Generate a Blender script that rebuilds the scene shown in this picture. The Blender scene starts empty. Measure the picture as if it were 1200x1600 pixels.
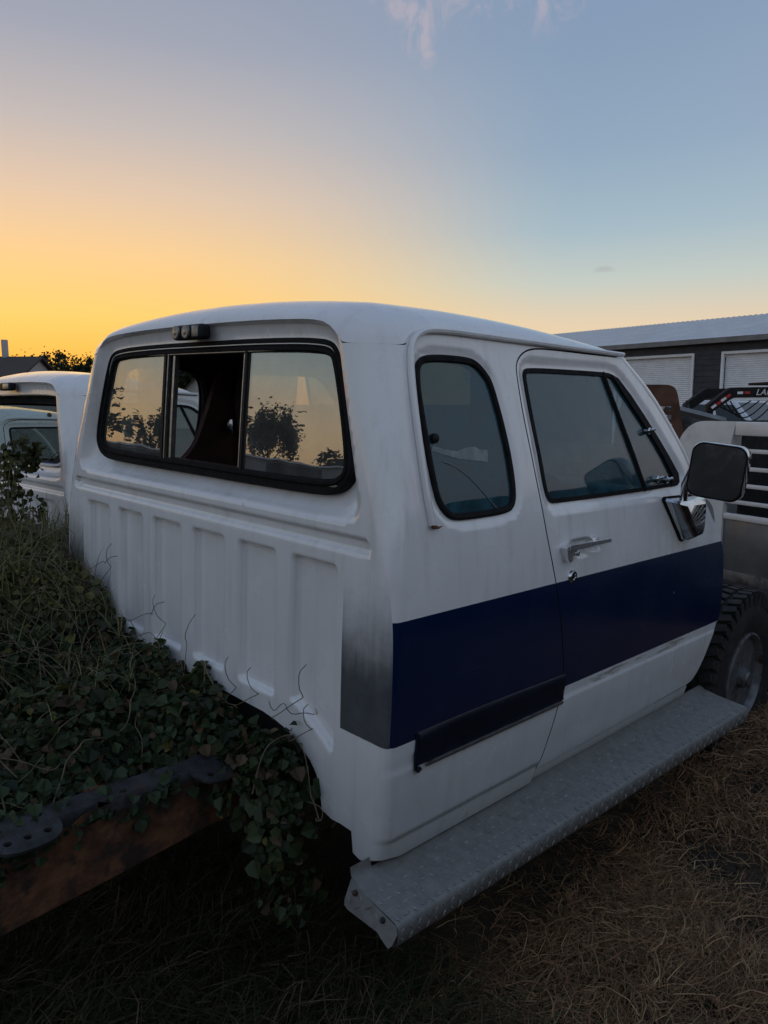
import bpy, bmesh, math, random
import numpy as np
from mathutils import Matrix, Vector
from mathutils.geometry import delaunay_2d_cdt

SC = bpy.context.scene
COL = SC.collection
rng = np.random.default_rng(7)
random.seed(7)

# ------------------------------------------------------------------ camera
cam_d = bpy.data.cameras.new('camera')
cam = bpy.data.objects.new('camera', cam_d)
COL.objects.link(cam)
CAM_ROT = [[0.7008479204, -0.0998798878, 0.7062833712],
           [0.7133107264, 0.0981348086, -0.6939433456],
           [0.0, 0.9901482552, 0.1400229719]]
CAM_POS = (2.2562616921, -1.2444222833, 1.6647514237)
mw = Matrix(CAM_ROT).to_4x4()
mw.translation = CAM_POS
cam.matrix_world = mw
cam_d.sensor_fit = 'VERTICAL'
cam_d.sensor_height = 36.0
cam_d.sensor_width = 27.0
cam_d.lens = 36.0 * 1187.98 / 1600.0
cam_d.clip_start = 0.05
cam_d.clip_end = 8000.0
SC.camera = cam

# ------------------------------------------------------------------ colour helpers
def lin(c):
    return tuple(((x / 255.0) / 12.92 if x / 255.0 <= 0.04045 else ((x / 255.0 + 0.055) / 1.055) ** 2.4) for x in c)

# ------------------------------------------------------------------ world: dusk sky
SUN_AZ = math.radians(167.0)      # direction of the set sun in plan, measured from +x
SUN_EL = math.radians(1.0)
world = bpy.data.worlds.new('World')
SC.world = world
world.use_nodes = True
wn = world.node_tree.nodes
wl = world.node_tree.links
wn.clear()

def wnode(t, **kw):
    n = wn.new(t)
    for k, v in kw.items():
        setattr(n, k, v)
    return n

def wmath(op, a, b=None, clamp=False):
    n = wnode('ShaderNodeMath', operation=op, use_clamp=clamp)
    for i, s in enumerate((a, b)):
        if s is None:
            continue
        if isinstance(s, (int, float)):
            n.inputs[i].default_value = s
        else:
            wl.new(s, n.inputs[i])
    return n.outputs[0]

def wramp(fac, stops):
    n = wnode('ShaderNodeValToRGB')
    n.color_ramp.interpolation = 'LINEAR'
    el = n.color_ramp.elements
    while len(el) > 1:
        el.remove(el[-1])
    el[0].position = stops[0][0]
    el[0].color = (*stops[0][1], 1)
    for p, c in stops[1:]:
        e = el.new(p)
        e.color = (*c, 1)
    wl.new(fac, n.inputs[0])
    return n.outputs[0]

tc = wnode('ShaderNodeTexCoord')
nrm = wnode('ShaderNodeVectorMath', operation='NORMALIZE')
wl.new(tc.outputs['Generated'], nrm.inputs[0])
sep = wnode('ShaderNodeSeparateXYZ')
wl.new(nrm.outputs[0], sep.inputs[0])
X, Y, Z = sep.outputs
elev = wmath('MULTIPLY', wmath('ARCSINE', Z), 180 / math.pi)          # degrees above the horizon
efac = wmath('DIVIDE', wmath('MAXIMUM', elev, 0.0), 90.0, True)
hl = wmath('SQRT', wmath('ADD', wmath('MULTIPLY', X, X), wmath('ADD', wmath('MULTIPLY', Y, Y), 1e-5)))
az = wmath('DIVIDE', wmath('ADD', wmath('MULTIPLY', X, math.cos(SUN_AZ)), wmath('MULTIPLY', Y, math.sin(SUN_AZ))), hl)  # cos of the angle from the sun
def S(*stops):
    return [(d / 90.0, tuple(k * v for v in lin(c))) for d, c, k in stops]
sunside = S((0, (246, 160, 64), 1.0), (2.5, (255, 186, 74), 1.03), (6, (255, 205, 110), 1.04), (10, (250, 207, 145), 1.0), (14, (227, 199, 172), 1.0),
            (18, (196, 186, 182), 1), (23, (162, 166, 180), 1), (28, (145, 155, 176), 1), (45, (126, 141, 170), 1), (90, (120, 138, 170), 1))
cross = S((0, (228, 192, 148), 1), (3.5, (240, 210, 166), 1), (5.8, (229, 208, 178), 1), (8.5, (196, 204, 196), 1), (12, (164, 186, 198), 1),
          (17, (144, 167, 190), 1), (24, (132, 154, 182), 1), (45, (122, 141, 172), 1), (90, (120, 138, 170), 1))
anti = S((0, (140, 142, 156), 1), (4, (172, 168, 176), 1), (9, (190, 190, 200), 1), (16, (184, 194, 208), 1), (28, (168, 182, 200), 1),
         (45, (142, 160, 188), 1), (90, (120, 138, 170), 1))
c_sun, c_cross, c_anti = wramp(efac, sunside), wramp(efac, cross), wramp(efac, anti)
def wmix(f, a, b):
    n = wnode('ShaderNodeMix', data_type='RGBA')
    wl.new(f, n.inputs['Factor'])
    wl.new(a, n.inputs[6]); wl.new(b, n.inputs[7])
    return n.outputs[2]
def wrange(v, a, b, c=0.0, d=1.0, smooth=True):
    n = wnode('ShaderNodeMapRange', interpolation_type='SMOOTHSTEP' if smooth else 'LINEAR')
    wl.new(v, n.inputs[0])
    for i, q in enumerate((a, b, c, d)):
        n.inputs[1 + i].default_value = q
    return n.outputs[0]
sky = wmix(wrange(az, -0.55, 0.78), c_anti, c_cross)
sky = wmix(wrange(az, 0.70, 0.995), sky, c_sun)
# thin drifting cirrus, lit pink, kept to a few wisps
mp = wnode('ShaderNodeMapping')
wl.new(nrm.outputs[0], mp.inputs[0])
mp.inputs['Scale'].default_value = (20.0, 20.0, 12.0)
nz = wnode('ShaderNodeTexNoise')
nz.inputs['Scale'].default_value = 1.6
nz.inputs['Detail'].default_value = 9
nz.inputs['Roughness'].default_value = .62
nz.inputs['Distortion'].default_value = .9
wl.new(mp.outputs[0], nz.inputs[0])
def wblob(d, inner, outer):
    dv = Vector(d).normalized()
    dp = wnode('ShaderNodeVectorMath', operation='DOT_PRODUCT')
    wl.new(nrm.outputs[0], dp.inputs[0]); dp.inputs[1].default_value = dv
    return wrange(dp.outputs['Value'], math.cos(math.radians(outer)), math.cos(math.radians(inner)))
def pixdir(px, py):
    return Matrix(CAM_ROT) @ Vector((px - 600, 800 - py, -1187.98))
wisp = None
for bx_, by_, ri, ro in ((622, -8, .3, 2.3), (655, 22, .2, 2.0), (652, 62, .1, 1.3), (668, 92, .05, .75), (712, 6, .2, 1.8), (765, -10, .2, 2.0), (850, -60, .5, 4.5)):
    w1 = wblob(pixdir(bx_, by_), ri, ro)
    wisp = w1 if wisp is None else wmath('MAXIMUM', wisp, w1)
wisp = wmath('MULTIPLY', wisp, wrange(nz.outputs[0], .40, .66))
sky = wmix(wmath('MULTIPLY', wisp, .55), sky, wnode('ShaderNodeRGB').outputs[0])
for n in wn:
    if n.bl_idname == 'ShaderNodeRGB':
        n.outputs[0].default_value = (*lin((196, 180, 186)), 1)
streak = wblob(pixdir(943, 431), .2, .95)
elong = wrange(wmath('ABSOLUTE', wmath('SUBTRACT', elev, 9.35)), .06, .32, 1.0, 0.0)
rgb2 = wnode('ShaderNodeRGB'); rgb2.outputs[0].default_value = (*lin((160, 158, 165)), 1)
sky = wmix(wmath('MULTIPLY', wmath('MULTIPLY', streak, elong), .42), sky, rgb2.outputs[0])
# the air itself: the atmosphere model for a sun on the horizon, a small share on top of the measured colours
st = wnode('ShaderNodeTexSky')
st.sky_type = 'NISHITA'
st.sun_disc = False
st.sun_elevation = SUN_EL
st.sun_rotation = math.radians(90.0) - SUN_AZ
st.air_density = 1.2
st.dust_density = 2.0
bg1 = wnode('ShaderNodeBackground'); wl.new(sky, bg1.inputs[0]); bg1.inputs[1].default_value = 1.0
bg2 = wnode('ShaderNodeBackground'); wl.new(st.outputs[0], bg2.inputs[0]); bg2.inputs[1].default_value = 0.012
ad = wnode('ShaderNodeAddShader'); wl.new(bg1.outputs[0], ad.inputs[0]); wl.new(bg2.outputs[0], ad.inputs[1])
wo = wnode('ShaderNodeOutputWorld'); wl.new(ad.outputs[0], wo.inputs[0])

# ------------------------------------------------------------------ sun: below the tree line, only a soft warm glow
sun_d = bpy.data.lights.new('sun', 'SUN')
sun_d.energy = 0.05
sun_d.angle = math.radians(25)
sun_d.color = (1.0, .72, .42)
sun = bpy.data.objects.new('sun', sun_d)
COL.objects.link(sun)
sdir = Vector((math.cos(SUN_AZ) * math.cos(math.radians(5)), math.sin(SUN_AZ) * math.cos(math.radians(5)), math.sin(math.radians(5))))
sun.rotation_euler = sdir.to_track_quat('Z', 'Y').to_euler()

SC.view_settings.view_transform = 'Standard'
SC.view_settings.look = 'None'
SC.view_settings.gamma = 1.0
SC.view_settings.exposure = 0.0
SC.view_settings.use_curve_mapping = False
SC.render.engine = 'CYCLES'
SC.cycles.use_denoising = True
SC.cycles.max_bounces = 8
SC.cycles.transparent_max_bounces = 16

# ------------------------------------------------------------------ scene helpers
def put(name, data, parent=None, label=None, cat=None, group=None, kind=None):
    o = bpy.data.objects.new(name, data)
    COL.objects.link(o)
    if parent is not None:
        o.parent = parent
    tag(o, label, cat, group, kind)
    return o

def tag(o, label=None, cat=None, group=None, kind=None):
    for k, v in (('label', label), ('category', cat), ('group', group), ('kind', kind)):
        if v:
            o[k] = v
    return o

def empty(name, label, cat, group=None, mat=None):
    o = put(name, None, None, label, cat, group)
    o.empty_display_size = .2
    if mat is not None:
        o.matrix_world = mat
    return o

def copy_tree(o, parent=None):
    c = o.copy()
    COL.objects.link(c)
    c.parent = parent
    for ch in list(o.children):
        copy_tree(ch, c)
    return c

def mesh(name, V, F, mats, parent=None, fm=None, smooth=True, normals=None, colors=None, **kw):
    me = bpy.data.meshes.new(name)
    V = np.asarray(V, float)
    me.from_pydata([tuple(map(float, v)) for v in V], [], [tuple(int(i) for i in f) for f in F])
    if not isinstance(mats, (list, tuple)):
        mats = [mats]
    for m in mats:
        me.materials.append(m)
    if fm is not None:
        me.polygons.foreach_set('material_index', np.asarray(fm, np.int32))
    me.polygons.foreach_set('use_smooth', np.full(len(me.polygons), bool(smooth)))
    if colors is not None:
        at = me.color_attributes.new('tint', 'FLOAT_COLOR', 'POINT')
        at.data.foreach_set('color', np.asarray(colors, np.float32).ravel())
    me.update()
    if normals is not None:
        me.normals_split_custom_set_from_vertices([tuple(map(float, n)) for n in normals])
    return put(name, me, parent, **kw)

def fast_mesh(name, V, quads, mats, parent=None, colors=None, smooth=False, **kw):
    """numpy quads only, for leaves and grass"""
    me = bpy.data.meshes.new(name)
    V = np.asarray(V, np.float32); Q = np.asarray(quads, np.int32)
    me.vertices.add(len(V)); me.vertices.foreach_set('co', V.ravel())
    k = Q.shape[1]
    me.loops.add(Q.size); me.loops.foreach_set('vertex_index', Q.ravel())
    me.polygons.add(len(Q))
    me.polygons.foreach_set('loop_start', np.arange(0, Q.size, k, dtype=np.int32))
    me.polygons.foreach_set('use_smooth', np.full(len(Q), bool(smooth)))
    me.materials.append(mats)
    if colors is not None:
        at = me.color_attributes.new('tint', 'FLOAT_COLOR', 'POINT')
        at.data.foreach_set('color', np.asarray(colors, np.float32).ravel())
    me.update(); me.validate()
    return put(name, me, parent, **kw)

class MB:
    """collects shapes, builds ONE mesh object"""
    def __init__(s):
        s.V = []; s.F = []; s.M = []
    def add(s, V, F, m=0):
        b = len(s.V)
        s.V += [tuple(v) for v in V]
        s.F += [tuple(i + b for i in f) for f in F]
        s.M += [m] * len(F)
        return s
    def box(s, c, d, bev=0.0, rot=None, m=0, seg=2):
        bm = bmesh.new()
        bmesh.ops.create_cube(bm, size=1.0)
        for v in bm.verts:
            v.co = Vector((v.co.x * d[0], v.co.y * d[1], v.co.z * d[2]))
        if bev > 0:
            bmesh.ops.bevel(bm, geom=list(bm.edges), offset=min(bev, .49 * min(d)), segments=seg, profile=.5, affect='EDGES')
        R = rot.to_3x3() if rot is not None else Matrix.Identity(3)
        bm.verts.index_update()
        V = [R @ v.co + Vector(c) for v in bm.verts]
        F = [[v.index for v in f.verts] for f in bm.faces]
        bm.free()
        return s.add(V, F, m)
    def tube(s, pts, rad, n=8, closed=False, m=0, cap=True, flat=1.0):
        P = [Vector(p) for p in pts]
        N = len(P)
        rad = [rad] * N if isinstance(rad, (int, float)) else list(rad)
        V = []; F = []
        up = None
        for i in range(N):
            a = P[(i - 1) % N] if (closed or i > 0) else P[i]
            b = P[(i + 1) % N] if (closed or i < N - 1) else P[i]
            t = (b - a).normalized()
            if up is None:
                up = Vector((0, 0, 1)) if abs(t.z) < .9 else Vector((1, 0, 0))
            u = (up - t * up.dot(t))
            u = u.normalized() if u.length > 1e-6 else t.orthogonal().normalized()
            up = u
            w_ = t.cross(u)
            for k in range(n):
                an = 2 * math.pi * k / n
                V.append(P[i] + (u * math.cos(an) + w_ * math.sin(an) * flat) * rad[i])
        for i in range(N if closed else N - 1):
            for k in range(n):
                a = i * n + k; b = i * n + (k + 1) % n
                c = ((i + 1) % N) * n + (k + 1) % n; d = ((i + 1) % N) * n + k
                F.append((a, b, c, d))
        if cap and not closed:
            F.append(tuple(range(n))[::-1]); F.append(tuple((N - 1) * n + k for k in range(n)))
        return s.add(V, F, m)
    def lathe(s, prof, n=24, o=(0, 0, 0), axis='x', m=0):
        """prof: list of (axial, radius)"""
        V = []; F = []
        for a, r in prof:
            for k in range(n):
                t = 2 * math.pi * k / n
                p = {'x': (a, r * math.cos(t), r * math.sin(t)), 'y': (r * math.cos(t), a, r * math.sin(t)), 'z': (r * math.cos(t), r * math.sin(t), a)}[axis]
                V.append((p[0] + o[0], p[1] + o[1], p[2] + o[2]))
        for i in range(len(prof) - 1):
            for k in range(n):
                F.append((i * n + k, i * n + (k + 1) % n, (i + 1) * n + (k + 1) % n, (i + 1) * n + k))
        F.append(tuple(range(n))[::-1]); F.append(tuple((len(prof) - 1) * n + k for k in range(n)))
        return s.add(V, F, m)
    def prism(s, poly, o, u, v, w, m=0):
        """poly of (a,b) in plane (u,v) at o, extruded along w"""
        o, u, v, w = map(Vector, (o, u, v, w))
        n = len(poly)
        V = [o + u * a + v * b for a, b in poly] + [o + u * a + v * b + w for a, b in poly]
        F = [tuple(range(n))[::-1], tuple(range(n, 2 * n))]
        F += [(i, (i + 1) % n, n + (i + 1) % n, n + i) for i in range(n)]
        return s.add(V, F, m)
    def build(s, name, mats, parent=None, smooth=True, angle=40, **kw):
        o = mesh(name, s.V, s.F, mats, parent, fm=s.M, smooth=smooth, **kw)
        bm = bmesh.new(); bm.from_mesh(o.data)
        bmesh.ops.recalc_face_normals(bm, faces=bm.faces)
        if smooth:
            ca = math.radians(angle)
            for e in bm.edges:
                if len(e.link_faces) == 2 and e.calc_face_angle(0) > ca:
                    e.smooth = False
        bm.to_mesh(o.data); bm.free()
        return o

# ------------------------------------------------------------------ 2-D helpers
def spl(xs, ys):
    xs = np.array(xs, float); ys = np.array(ys, float); h = np.diff(xs); dl = np.diff(ys) / h
    m = np.r_[dl[0], (dl[:-1] * h[1:] + dl[1:] * h[:-1]) / (h[:-1] + h[1:]), dl[-1]]
    def g(x):
        x = np.clip(np.asarray(x, float), xs[0], xs[-1]); i = np.clip(np.searchsorted(xs, x) - 1, 0, len(h) - 1)
        t = (x - xs[i]) / h[i]
        return (2*t**3 - 3*t*t + 1)*ys[i] + (t**3 - 2*t*t + t)*h[i]*m[i] + (-2*t**3 + 3*t*t)*ys[i+1] + (t**3 - t*t)*h[i]*m[i+1]
    return g

def polysd(P, poly):
    """signed distance to closed polygon, negative inside"""
    P = np.asarray(P, float); A = np.asarray(poly, float); B = np.roll(A, -1, 0)
    best = np.full(len(P), 1e9); ins = np.zeros(len(P), bool)
    for a, b in zip(A, B):
        d = b - a; l2 = d @ d
        if l2 < 1e-14:
            continue
        q = P - a
        t = np.clip(q @ d / l2, 0, 1)
        e = q - t[:, None] * d
        best = np.minimum(best, (e * e).sum(1))
        cond = (a[1] > P[:, 1]) != (b[1] > P[:, 1])
        xx = a[0] + (P[:, 1] - a[1]) * d[0] / (d[1] if abs(d[1]) > 1e-12 else 1e-12)
        ins ^= cond & (P[:, 0] < xx)
    return np.sqrt(best) * np.where(ins, -1, 1)

def linedist(P, pl):
    P = np.asarray(P, float); pl = np.asarray(pl, float); best = np.full(len(P), 1e9)
    for a, b in zip(pl[:-1], pl[1:]):
        d = b - a; t = np.clip((P - a) @ d / max(d @ d, 1e-14), 0, 1); e = P - a - t[:, None] * d
        best = np.minimum(best, (e * e).sum(1))
    return np.sqrt(best)

def chaikin(p, n=2, closed=True):
    p = np.asarray(p, float)
    for _ in range(n):
        q = np.roll(p, -1, 0) if closed else p[1:]
        a = p if closed else p[:-1]
        r = np.empty((2 * len(a), p.shape[1])); r[0::2] = .75 * a + .25 * q; r[1::2] = .25 * a + .75 * q
        p = r if closed else np.vstack([p[:1], r, p[-1:]])
    return p

def resample(p, ds, closed=True):
    p = np.asarray(p, float)
    q = np.vstack([p, p[:1]]) if closed else p
    out = []
    for a, b in zip(q[:-1], q[1:]):
        n = max(1, int(round(np.linalg.norm(b - a) / ds)))
        out += [a + (b - a) * k / n for k in range(n)]
    if not closed:
        out.append(q[-1])
    return np.array(out)

def offset(p, d):
    """closed polygon moved outward by d (numpy, averaged normals)"""
    p = np.asarray(p, float)
    ar = .5 * np.sum(p[:, 0] * np.roll(p[:, 1], -1) - np.roll(p[:, 0], -1) * p[:, 1])
    t = np.roll(p, -1, 0) - np.roll(p, 1, 0)
    t /= np.linalg.norm(t, axis=1)[:, None] + 1e-12
    n = np.stack([t[:, 1], -t[:, 0]], 1) * (1 if ar > 0 else -1)
    return p + n * d

def sstep(a, b, x):
    t = np.clip((x - a) / (b - a), 0, 1)
    return t * t * (3 - 2 * t)

def cdt(outer, holes=(), lines=(), step=.02, extra=None):
    """triangulate a 2-D region; outer/holes are closed sampled loops, lines open sampled polylines"""
    pts = []; edges = []
    def loop(L, closed):
        b = len(pts); pts.extend(map(tuple, L)); n = len(L)
        edges.extend((b + i, b + (i + 1) % n) for i in range(n if closed else n - 1))
    for L in [outer, *holes]:
        loop(L, True)
    for L in lines:
        loop(L, False)
    o = np.asarray(outer)
    gx = np.arange(o[:, 0].min(), o[:, 0].max(), step); gz = np.arange(o[:, 1].min(), o[:, 1].max(), step)
    G = np.stack(np.meshgrid(gx, gz), -1).reshape(-1, 2)
    sd = polysd(G, outer)
    G = G[sd < -.4 * step]
    for h in holes:
        G = G[polysd(G, h) > .4 * step]
    for l in lines:
        G = G[linedist(G, l) > .35 * step]
    pts.extend(map(tuple, G))
    V, E, F, *_ = delaunay_2d_cdt([Vector(p) for p in pts], edges, [], 0, 1e-6)
    V = np.array([tuple(v) for v in V]); F = np.array([f for f in F if len(f) == 3])
    c = V[F].mean(1)
    k = polysd(c, outer) < 0
    for h in holes:
        k &= polysd(c, h) > 0
    return V, F[k]

def skin(name, V2, F, fmap, mats, parent, flip=False, fm=None, flange=0.0, slab=0.0, off=0.0, mirror=False, fl_mat=None, **kw):
    """map a triangulated 2-D region onto a surface with exact normals, with a returned edge (flange) or as a slab"""
    used = np.unique(F); rm = -np.ones(len(V2), int); rm[used] = np.arange(len(used)); V2 = V2[used]; F = rm[F]
    h = 1.5e-3
    a, b = V2[:, 0], V2[:, 1]
    P = fmap(a, b)
    N = np.cross(fmap(a + h, b) - fmap(a - h, b), fmap(a, b + h) - fmap(a, b - h))
    N /= np.linalg.norm(N, axis=1)[:, None] + 1e-15
    if flip:
        N = -N; F = F[:, ::-1]
    P = P + N * off
    # make winding agree with normals
    fn = np.cross(P[F[:, 1]] - P[F[:, 0]], P[F[:, 2]] - P[F[:, 0]])
    bad = (fn * N[F[:, 0]]).sum(1) < 0
    F[bad] = F[bad][:, ::-1]
    fm = np.zeros(len(F), int) if fm is None else np.asarray(fm)
    VV = [P]; NN = [N]; FF = [tuple(f) for f in F]; MM = list(fm); base = len(P)
    d = max(flange, slab)
    if d > 0:
        cnt = {}
        for f in F:
            for i in range(3):
                e = (f[i], f[(i + 1) % 3])
                k = (min(e), max(e))
                cnt[k] = None if k in cnt else e
        be = [e for e in cnt.values() if e is not None]
        for i, j in be:
            en = np.cross(P[j] - P[i], N[i]); en /= np.linalg.norm(en) + 1e-15
            VV.append(np.array([P[i], P[j], P[j] - N[j] * d, P[i] - N[i] * d])); NN.append(np.array([en] * 4))
            FF.append((base, base + 3, base + 2, base + 1)); MM.append(0 if fl_mat is None else fl_mat); base += 4
        if slab > 0:
            VV.append(P - N * d); NN.append(-N)
            FF += [(f[0] + base, f[2] + base, f[1] + base) for f in F]; MM += list(fm)
    VV = np.vstack(VV); NN = np.vstack(NN)
    if mirror:
        VV = VV * [-1, 1, 1]; NN = NN * [-1, 1, 1]; FF = [f[::-1] for f in FF]
    return mesh(name, VV, FF, mats, parent, fm=MM, normals=NN, **kw)

def sweep_loop(loop, fmap3, prof, closed=True):
    """loop: Nx2; fmap3(a,b,n)->Nx3; prof: list of (offset outward, height n); returns V,F of a swept closed profile"""
    L = np.asarray(loop, float); n = len(L); m = len(prof)
    ar = .5 * np.sum(L[:, 0] * np.roll(L[:, 1], -1) - np.roll(L[:, 0], -1) * L[:, 1])
    t = np.roll(L, -1, 0) - np.roll(L, 1, 0)
    t /= np.linalg.norm(t, axis=1)[:, None] + 1e-12
    nn = np.stack([t[:, 1], -t[:, 0]], 1) * (1 if ar > 0 else -1)
    V = []
    for o, hgt in prof:
        q = L + nn * o
        V.append(fmap3(q[:, 0], q[:, 1], np.full(n, hgt)))
    V = np.stack(V, 1).reshape(-1, 3)
    F = []
    for i in range(n):
        for k in range(m):
            F.append((i * m + k, i * m + (k + 1) % m, ((i + 1) % n) * m + (k + 1) % m, ((i + 1) % n) * m + k))
    return V, F

# ------------------------------------------------------------------ materials
class NT:
    def __init__(s, name):
        s.mat = bpy.data.materials.new(name); s.mat.use_nodes = True
        s.t = s.mat.node_tree; s.t.nodes.clear()
        s.out = s.t.nodes.new('ShaderNodeOutputMaterial')
    def n(s, t, **kw):
        x = s.t.nodes.new(t)
        for k, v in kw.items():
            setattr(x, k, v)
        return x
    def set(s, sock, v):
        if isinstance(v, bpy.types.NodeSocket):
            s.t.links.new(v, sock)
        elif isinstance(v, (tuple, list)) and len(v) == 3 and sock.type == 'RGBA':
            sock.default_value = (*v, 1)
        else:
            sock.default_value = v
    def math(s, op, a, b=0.0, clamp=False):
        x = s.n('ShaderNodeMath', operation=op, use_clamp=clamp)
        s.set(x.inputs[0], a); s.set(x.inputs[1], b)
        return x.outputs[0]
    def rng(s, v, a, b, c=0.0, d=1.0):
        x = s.n('ShaderNodeMapRange', interpolation_type='SMOOTHSTEP')
        for i, q in enumerate((v, a, b, c, d)):
            s.set(x.inputs[i], q)
        return x.outputs[0]
    def mix(s, f, a, b):
        x = s.n('ShaderNodeMix', data_type='RGBA')
        s.set(x.inputs['Factor'], f); s.set(x.inputs[6], a); s.set(x.inputs[7], b)
        return x.outputs[2]
    def noise(s, scale, detail=4, rough=.55, vec=None, dist=0.0):
        x = s.n('ShaderNodeTexNoise')
        x.inputs['Scale'].default_value = scale; x.inputs['Detail'].default_value = detail
        x.inputs['Roughness'].default_value = rough; x.inputs['Distortion'].default_value = dist
        s.t.links.new(vec if vec is not None else s.obj(), x.inputs['Vector'])
        return x.outputs[0]
    def obj(s):
        if not hasattr(s, '_o'):
            s._o = s.n('ShaderNodeTexCoord').outputs['Object']
        return s._o
    def scaled(s, sc):
        m = s.n('ShaderNodeMapping'); m.inputs['Scale'].default_value = sc
        s.t.links.new(s.obj(), m.inputs[0])
        return m.outputs[0]
    def xyz(s):
        x = s.n('ShaderNodeSeparateXYZ'); s.t.links.new(s.obj(), x.inputs[0])
        return x.outputs
    def bump(s, h, dist=.002, strength=1.0):
        x = s.n('ShaderNodeBump'); x.inputs['Distance'].default_value = dist; x.inputs['Strength'].default_value = strength
        s.t.links.new(h, x.inputs['Height'])
        return x.outputs[0]
    def princ(s, col, rough=.5, metal=0.0, **kw):
        p = s.n('ShaderNodeBsdfPrincipled')
        s.set(p.inputs['Base Color'], col); s.set(p.inputs['Roughness'], rough); s.set(p.inputs['Metallic'], metal)
        for k, v in kw.items():
            s.set(p.inputs[k.replace('_', ' ')], v)
        s.t.links.new(p.outputs[0], s.out.inputs['Surface'])
        return p

def pm(name, col, rough=.5, metal=0.0, var=.15, scale=12, bump=0.0, bscale=120, col2=None, lo=.4, hi=.62, **kw):
    t = NT(name)
    nz_ = t.noise(scale, 6)
    dark = tuple(c * (1 - var) for c in col); lite = tuple(min(1, c * (1 + var)) for c in col)
    c = t.mix(t.rng(nz_, .3, .7), dark, lite)
    if col2 is not None:
        c = t.mix(t.rng(t.noise(scale * .6, 8, .65), lo, hi), c, col2)
    r = t.rng(t.noise(scale * 2.3, 5), .3, .7, max(0, rough - .08), min(1, rough + .1))
    if bump > 0:
        kw['Normal'] = t.bump(t.noise(bscale, 4), bump)
    t.princ(c, r, metal, **kw)
    return t.mat

def paint_mat(name, base, kind):
    """aged car paint: dust film, fine chips, faint orange peel; kind selects the local paint jobs"""
    t = NT(name)
    x, y, z = t.xyz()
    col = t.mix(t.rng(t.noise(3.0, 6, .6), .35, .75), tuple(c * .93 for c in base), base)
    # chalky film and vertical run-off streaks
    streak = t.noise(1.0, 5, .6, t.scaled((22, 22, 1.6)))
    col = t.mix(t.math('MULTIPLY', t.rng(streak, .48, .8), .34), col, (.40, .38, .33) if kind != 'blue' else (.02, .03, .07))
    if kind == 'rear':
        # dull grey primer sprayed on the lower corners, soft at the top, masked off below
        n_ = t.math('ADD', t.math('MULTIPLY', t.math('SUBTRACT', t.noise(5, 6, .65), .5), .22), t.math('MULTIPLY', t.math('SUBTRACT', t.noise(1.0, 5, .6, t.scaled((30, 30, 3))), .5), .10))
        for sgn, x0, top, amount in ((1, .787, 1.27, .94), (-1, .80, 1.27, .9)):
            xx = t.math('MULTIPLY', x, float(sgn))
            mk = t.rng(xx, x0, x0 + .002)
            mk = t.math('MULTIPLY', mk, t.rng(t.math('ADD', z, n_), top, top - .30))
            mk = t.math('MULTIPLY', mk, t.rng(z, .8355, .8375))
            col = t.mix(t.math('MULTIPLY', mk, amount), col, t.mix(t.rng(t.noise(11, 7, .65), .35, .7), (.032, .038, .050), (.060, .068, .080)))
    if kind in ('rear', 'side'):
        # shade low on the body put into the paint, broken up by noise
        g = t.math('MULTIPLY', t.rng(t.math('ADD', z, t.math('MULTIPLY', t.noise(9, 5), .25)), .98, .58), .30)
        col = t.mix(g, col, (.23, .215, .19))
    if kind == 'door':
        # torn adhesive left where the moulding came off
        ad = t.noise(1.0, 7, .7, t.scaled((6, 6, 60)))
        band = t.math('MULTIPLY', t.rng(z, .768, .778), t.rng(z, .806, .797))
        m_ = t.math('MULTIPLY', band, t.rng(t.math('ADD', ad, t.math('MULTIPLY', t.noise(2.2, 2), .35)), .72, .78))
        col = t.mix(t.math('MULTIPLY', m_, .6), col, (.16, .145, .12))
        g = t.math('MULTIPLY', t.rng(t.math('ADD', z, t.math('MULTIPLY', t.noise(9, 5), .25)), .98, .58), .30)  # same darkening low on the door, shade put into the paint
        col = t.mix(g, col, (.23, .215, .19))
    if kind == 'blue':
        sc_ = t.noise(1.0, 6, .7, t.scaled((1.2, 1.2, 130)))
        col = t.mix(t.math('MULTIPLY', t.math('MULTIPLY', t.rng(sc_, .62, .70), t.rng(t.noise(2.5, 3), .5, .62)), .30), col, (.10, .12, .17))
        col = t.mix(t.math('MULTIPLY', t.rng(t.noise(1.6, 5, .6), .45, .7), .35), col, (.010, .022, .055))
    else:
        rs = t.math('MULTIPLY', t.rng(t.noise(26, 5, .7), .66, .72), t.rng(t.noise(3.2, 3), .54, .62))
        col = t.mix(t.math('MULTIPLY', rs, .7), col, (.16, .075, .035))
        smear = t.math('MULTIPLY', t.rng(t.noise(4.5, 8, .7, None, 1.2), .56, .74), .20)
        col = t.mix(smear, col, (.46, .44, .40))
    # chips
    ch = t.n('ShaderNodeTexVoronoi'); ch.inputs['Scale'].default_value = 9.0
    t.t.links.new(t.obj(), ch.inputs['Vector'])
    chip = t.math('MULTIPLY', t.rng(ch.outputs['Distance'], .045, .03), t.rng(t.noise(4, 2), .54, .58))
    col = t.mix(t.math('MULTIPLY', chip, .85), col, (.05, .035, .025) if kind != 'blue' else (.18, .2, .24))
    rough = t.rng(t.noise(6, 6), .3, .75, .14, .32) if kind != 'blue' else t.rng(t.noise(5, 6), .3, .75, .14, .30)
    pee = t.noise(160, 2)
    dent = t.noise(5.0, 2)
    hgt = t.math('ADD', t.math('MULTIPLY', pee, .04), t.math('MULTIPLY', dent, .8))
    t.princ(col, rough, 0.0, Normal=t.bump(hgt, .0035), Coat_Weight=.5 if kind != 'blue' else .6, Coat_Roughness=.09)
    return t.mat

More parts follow.
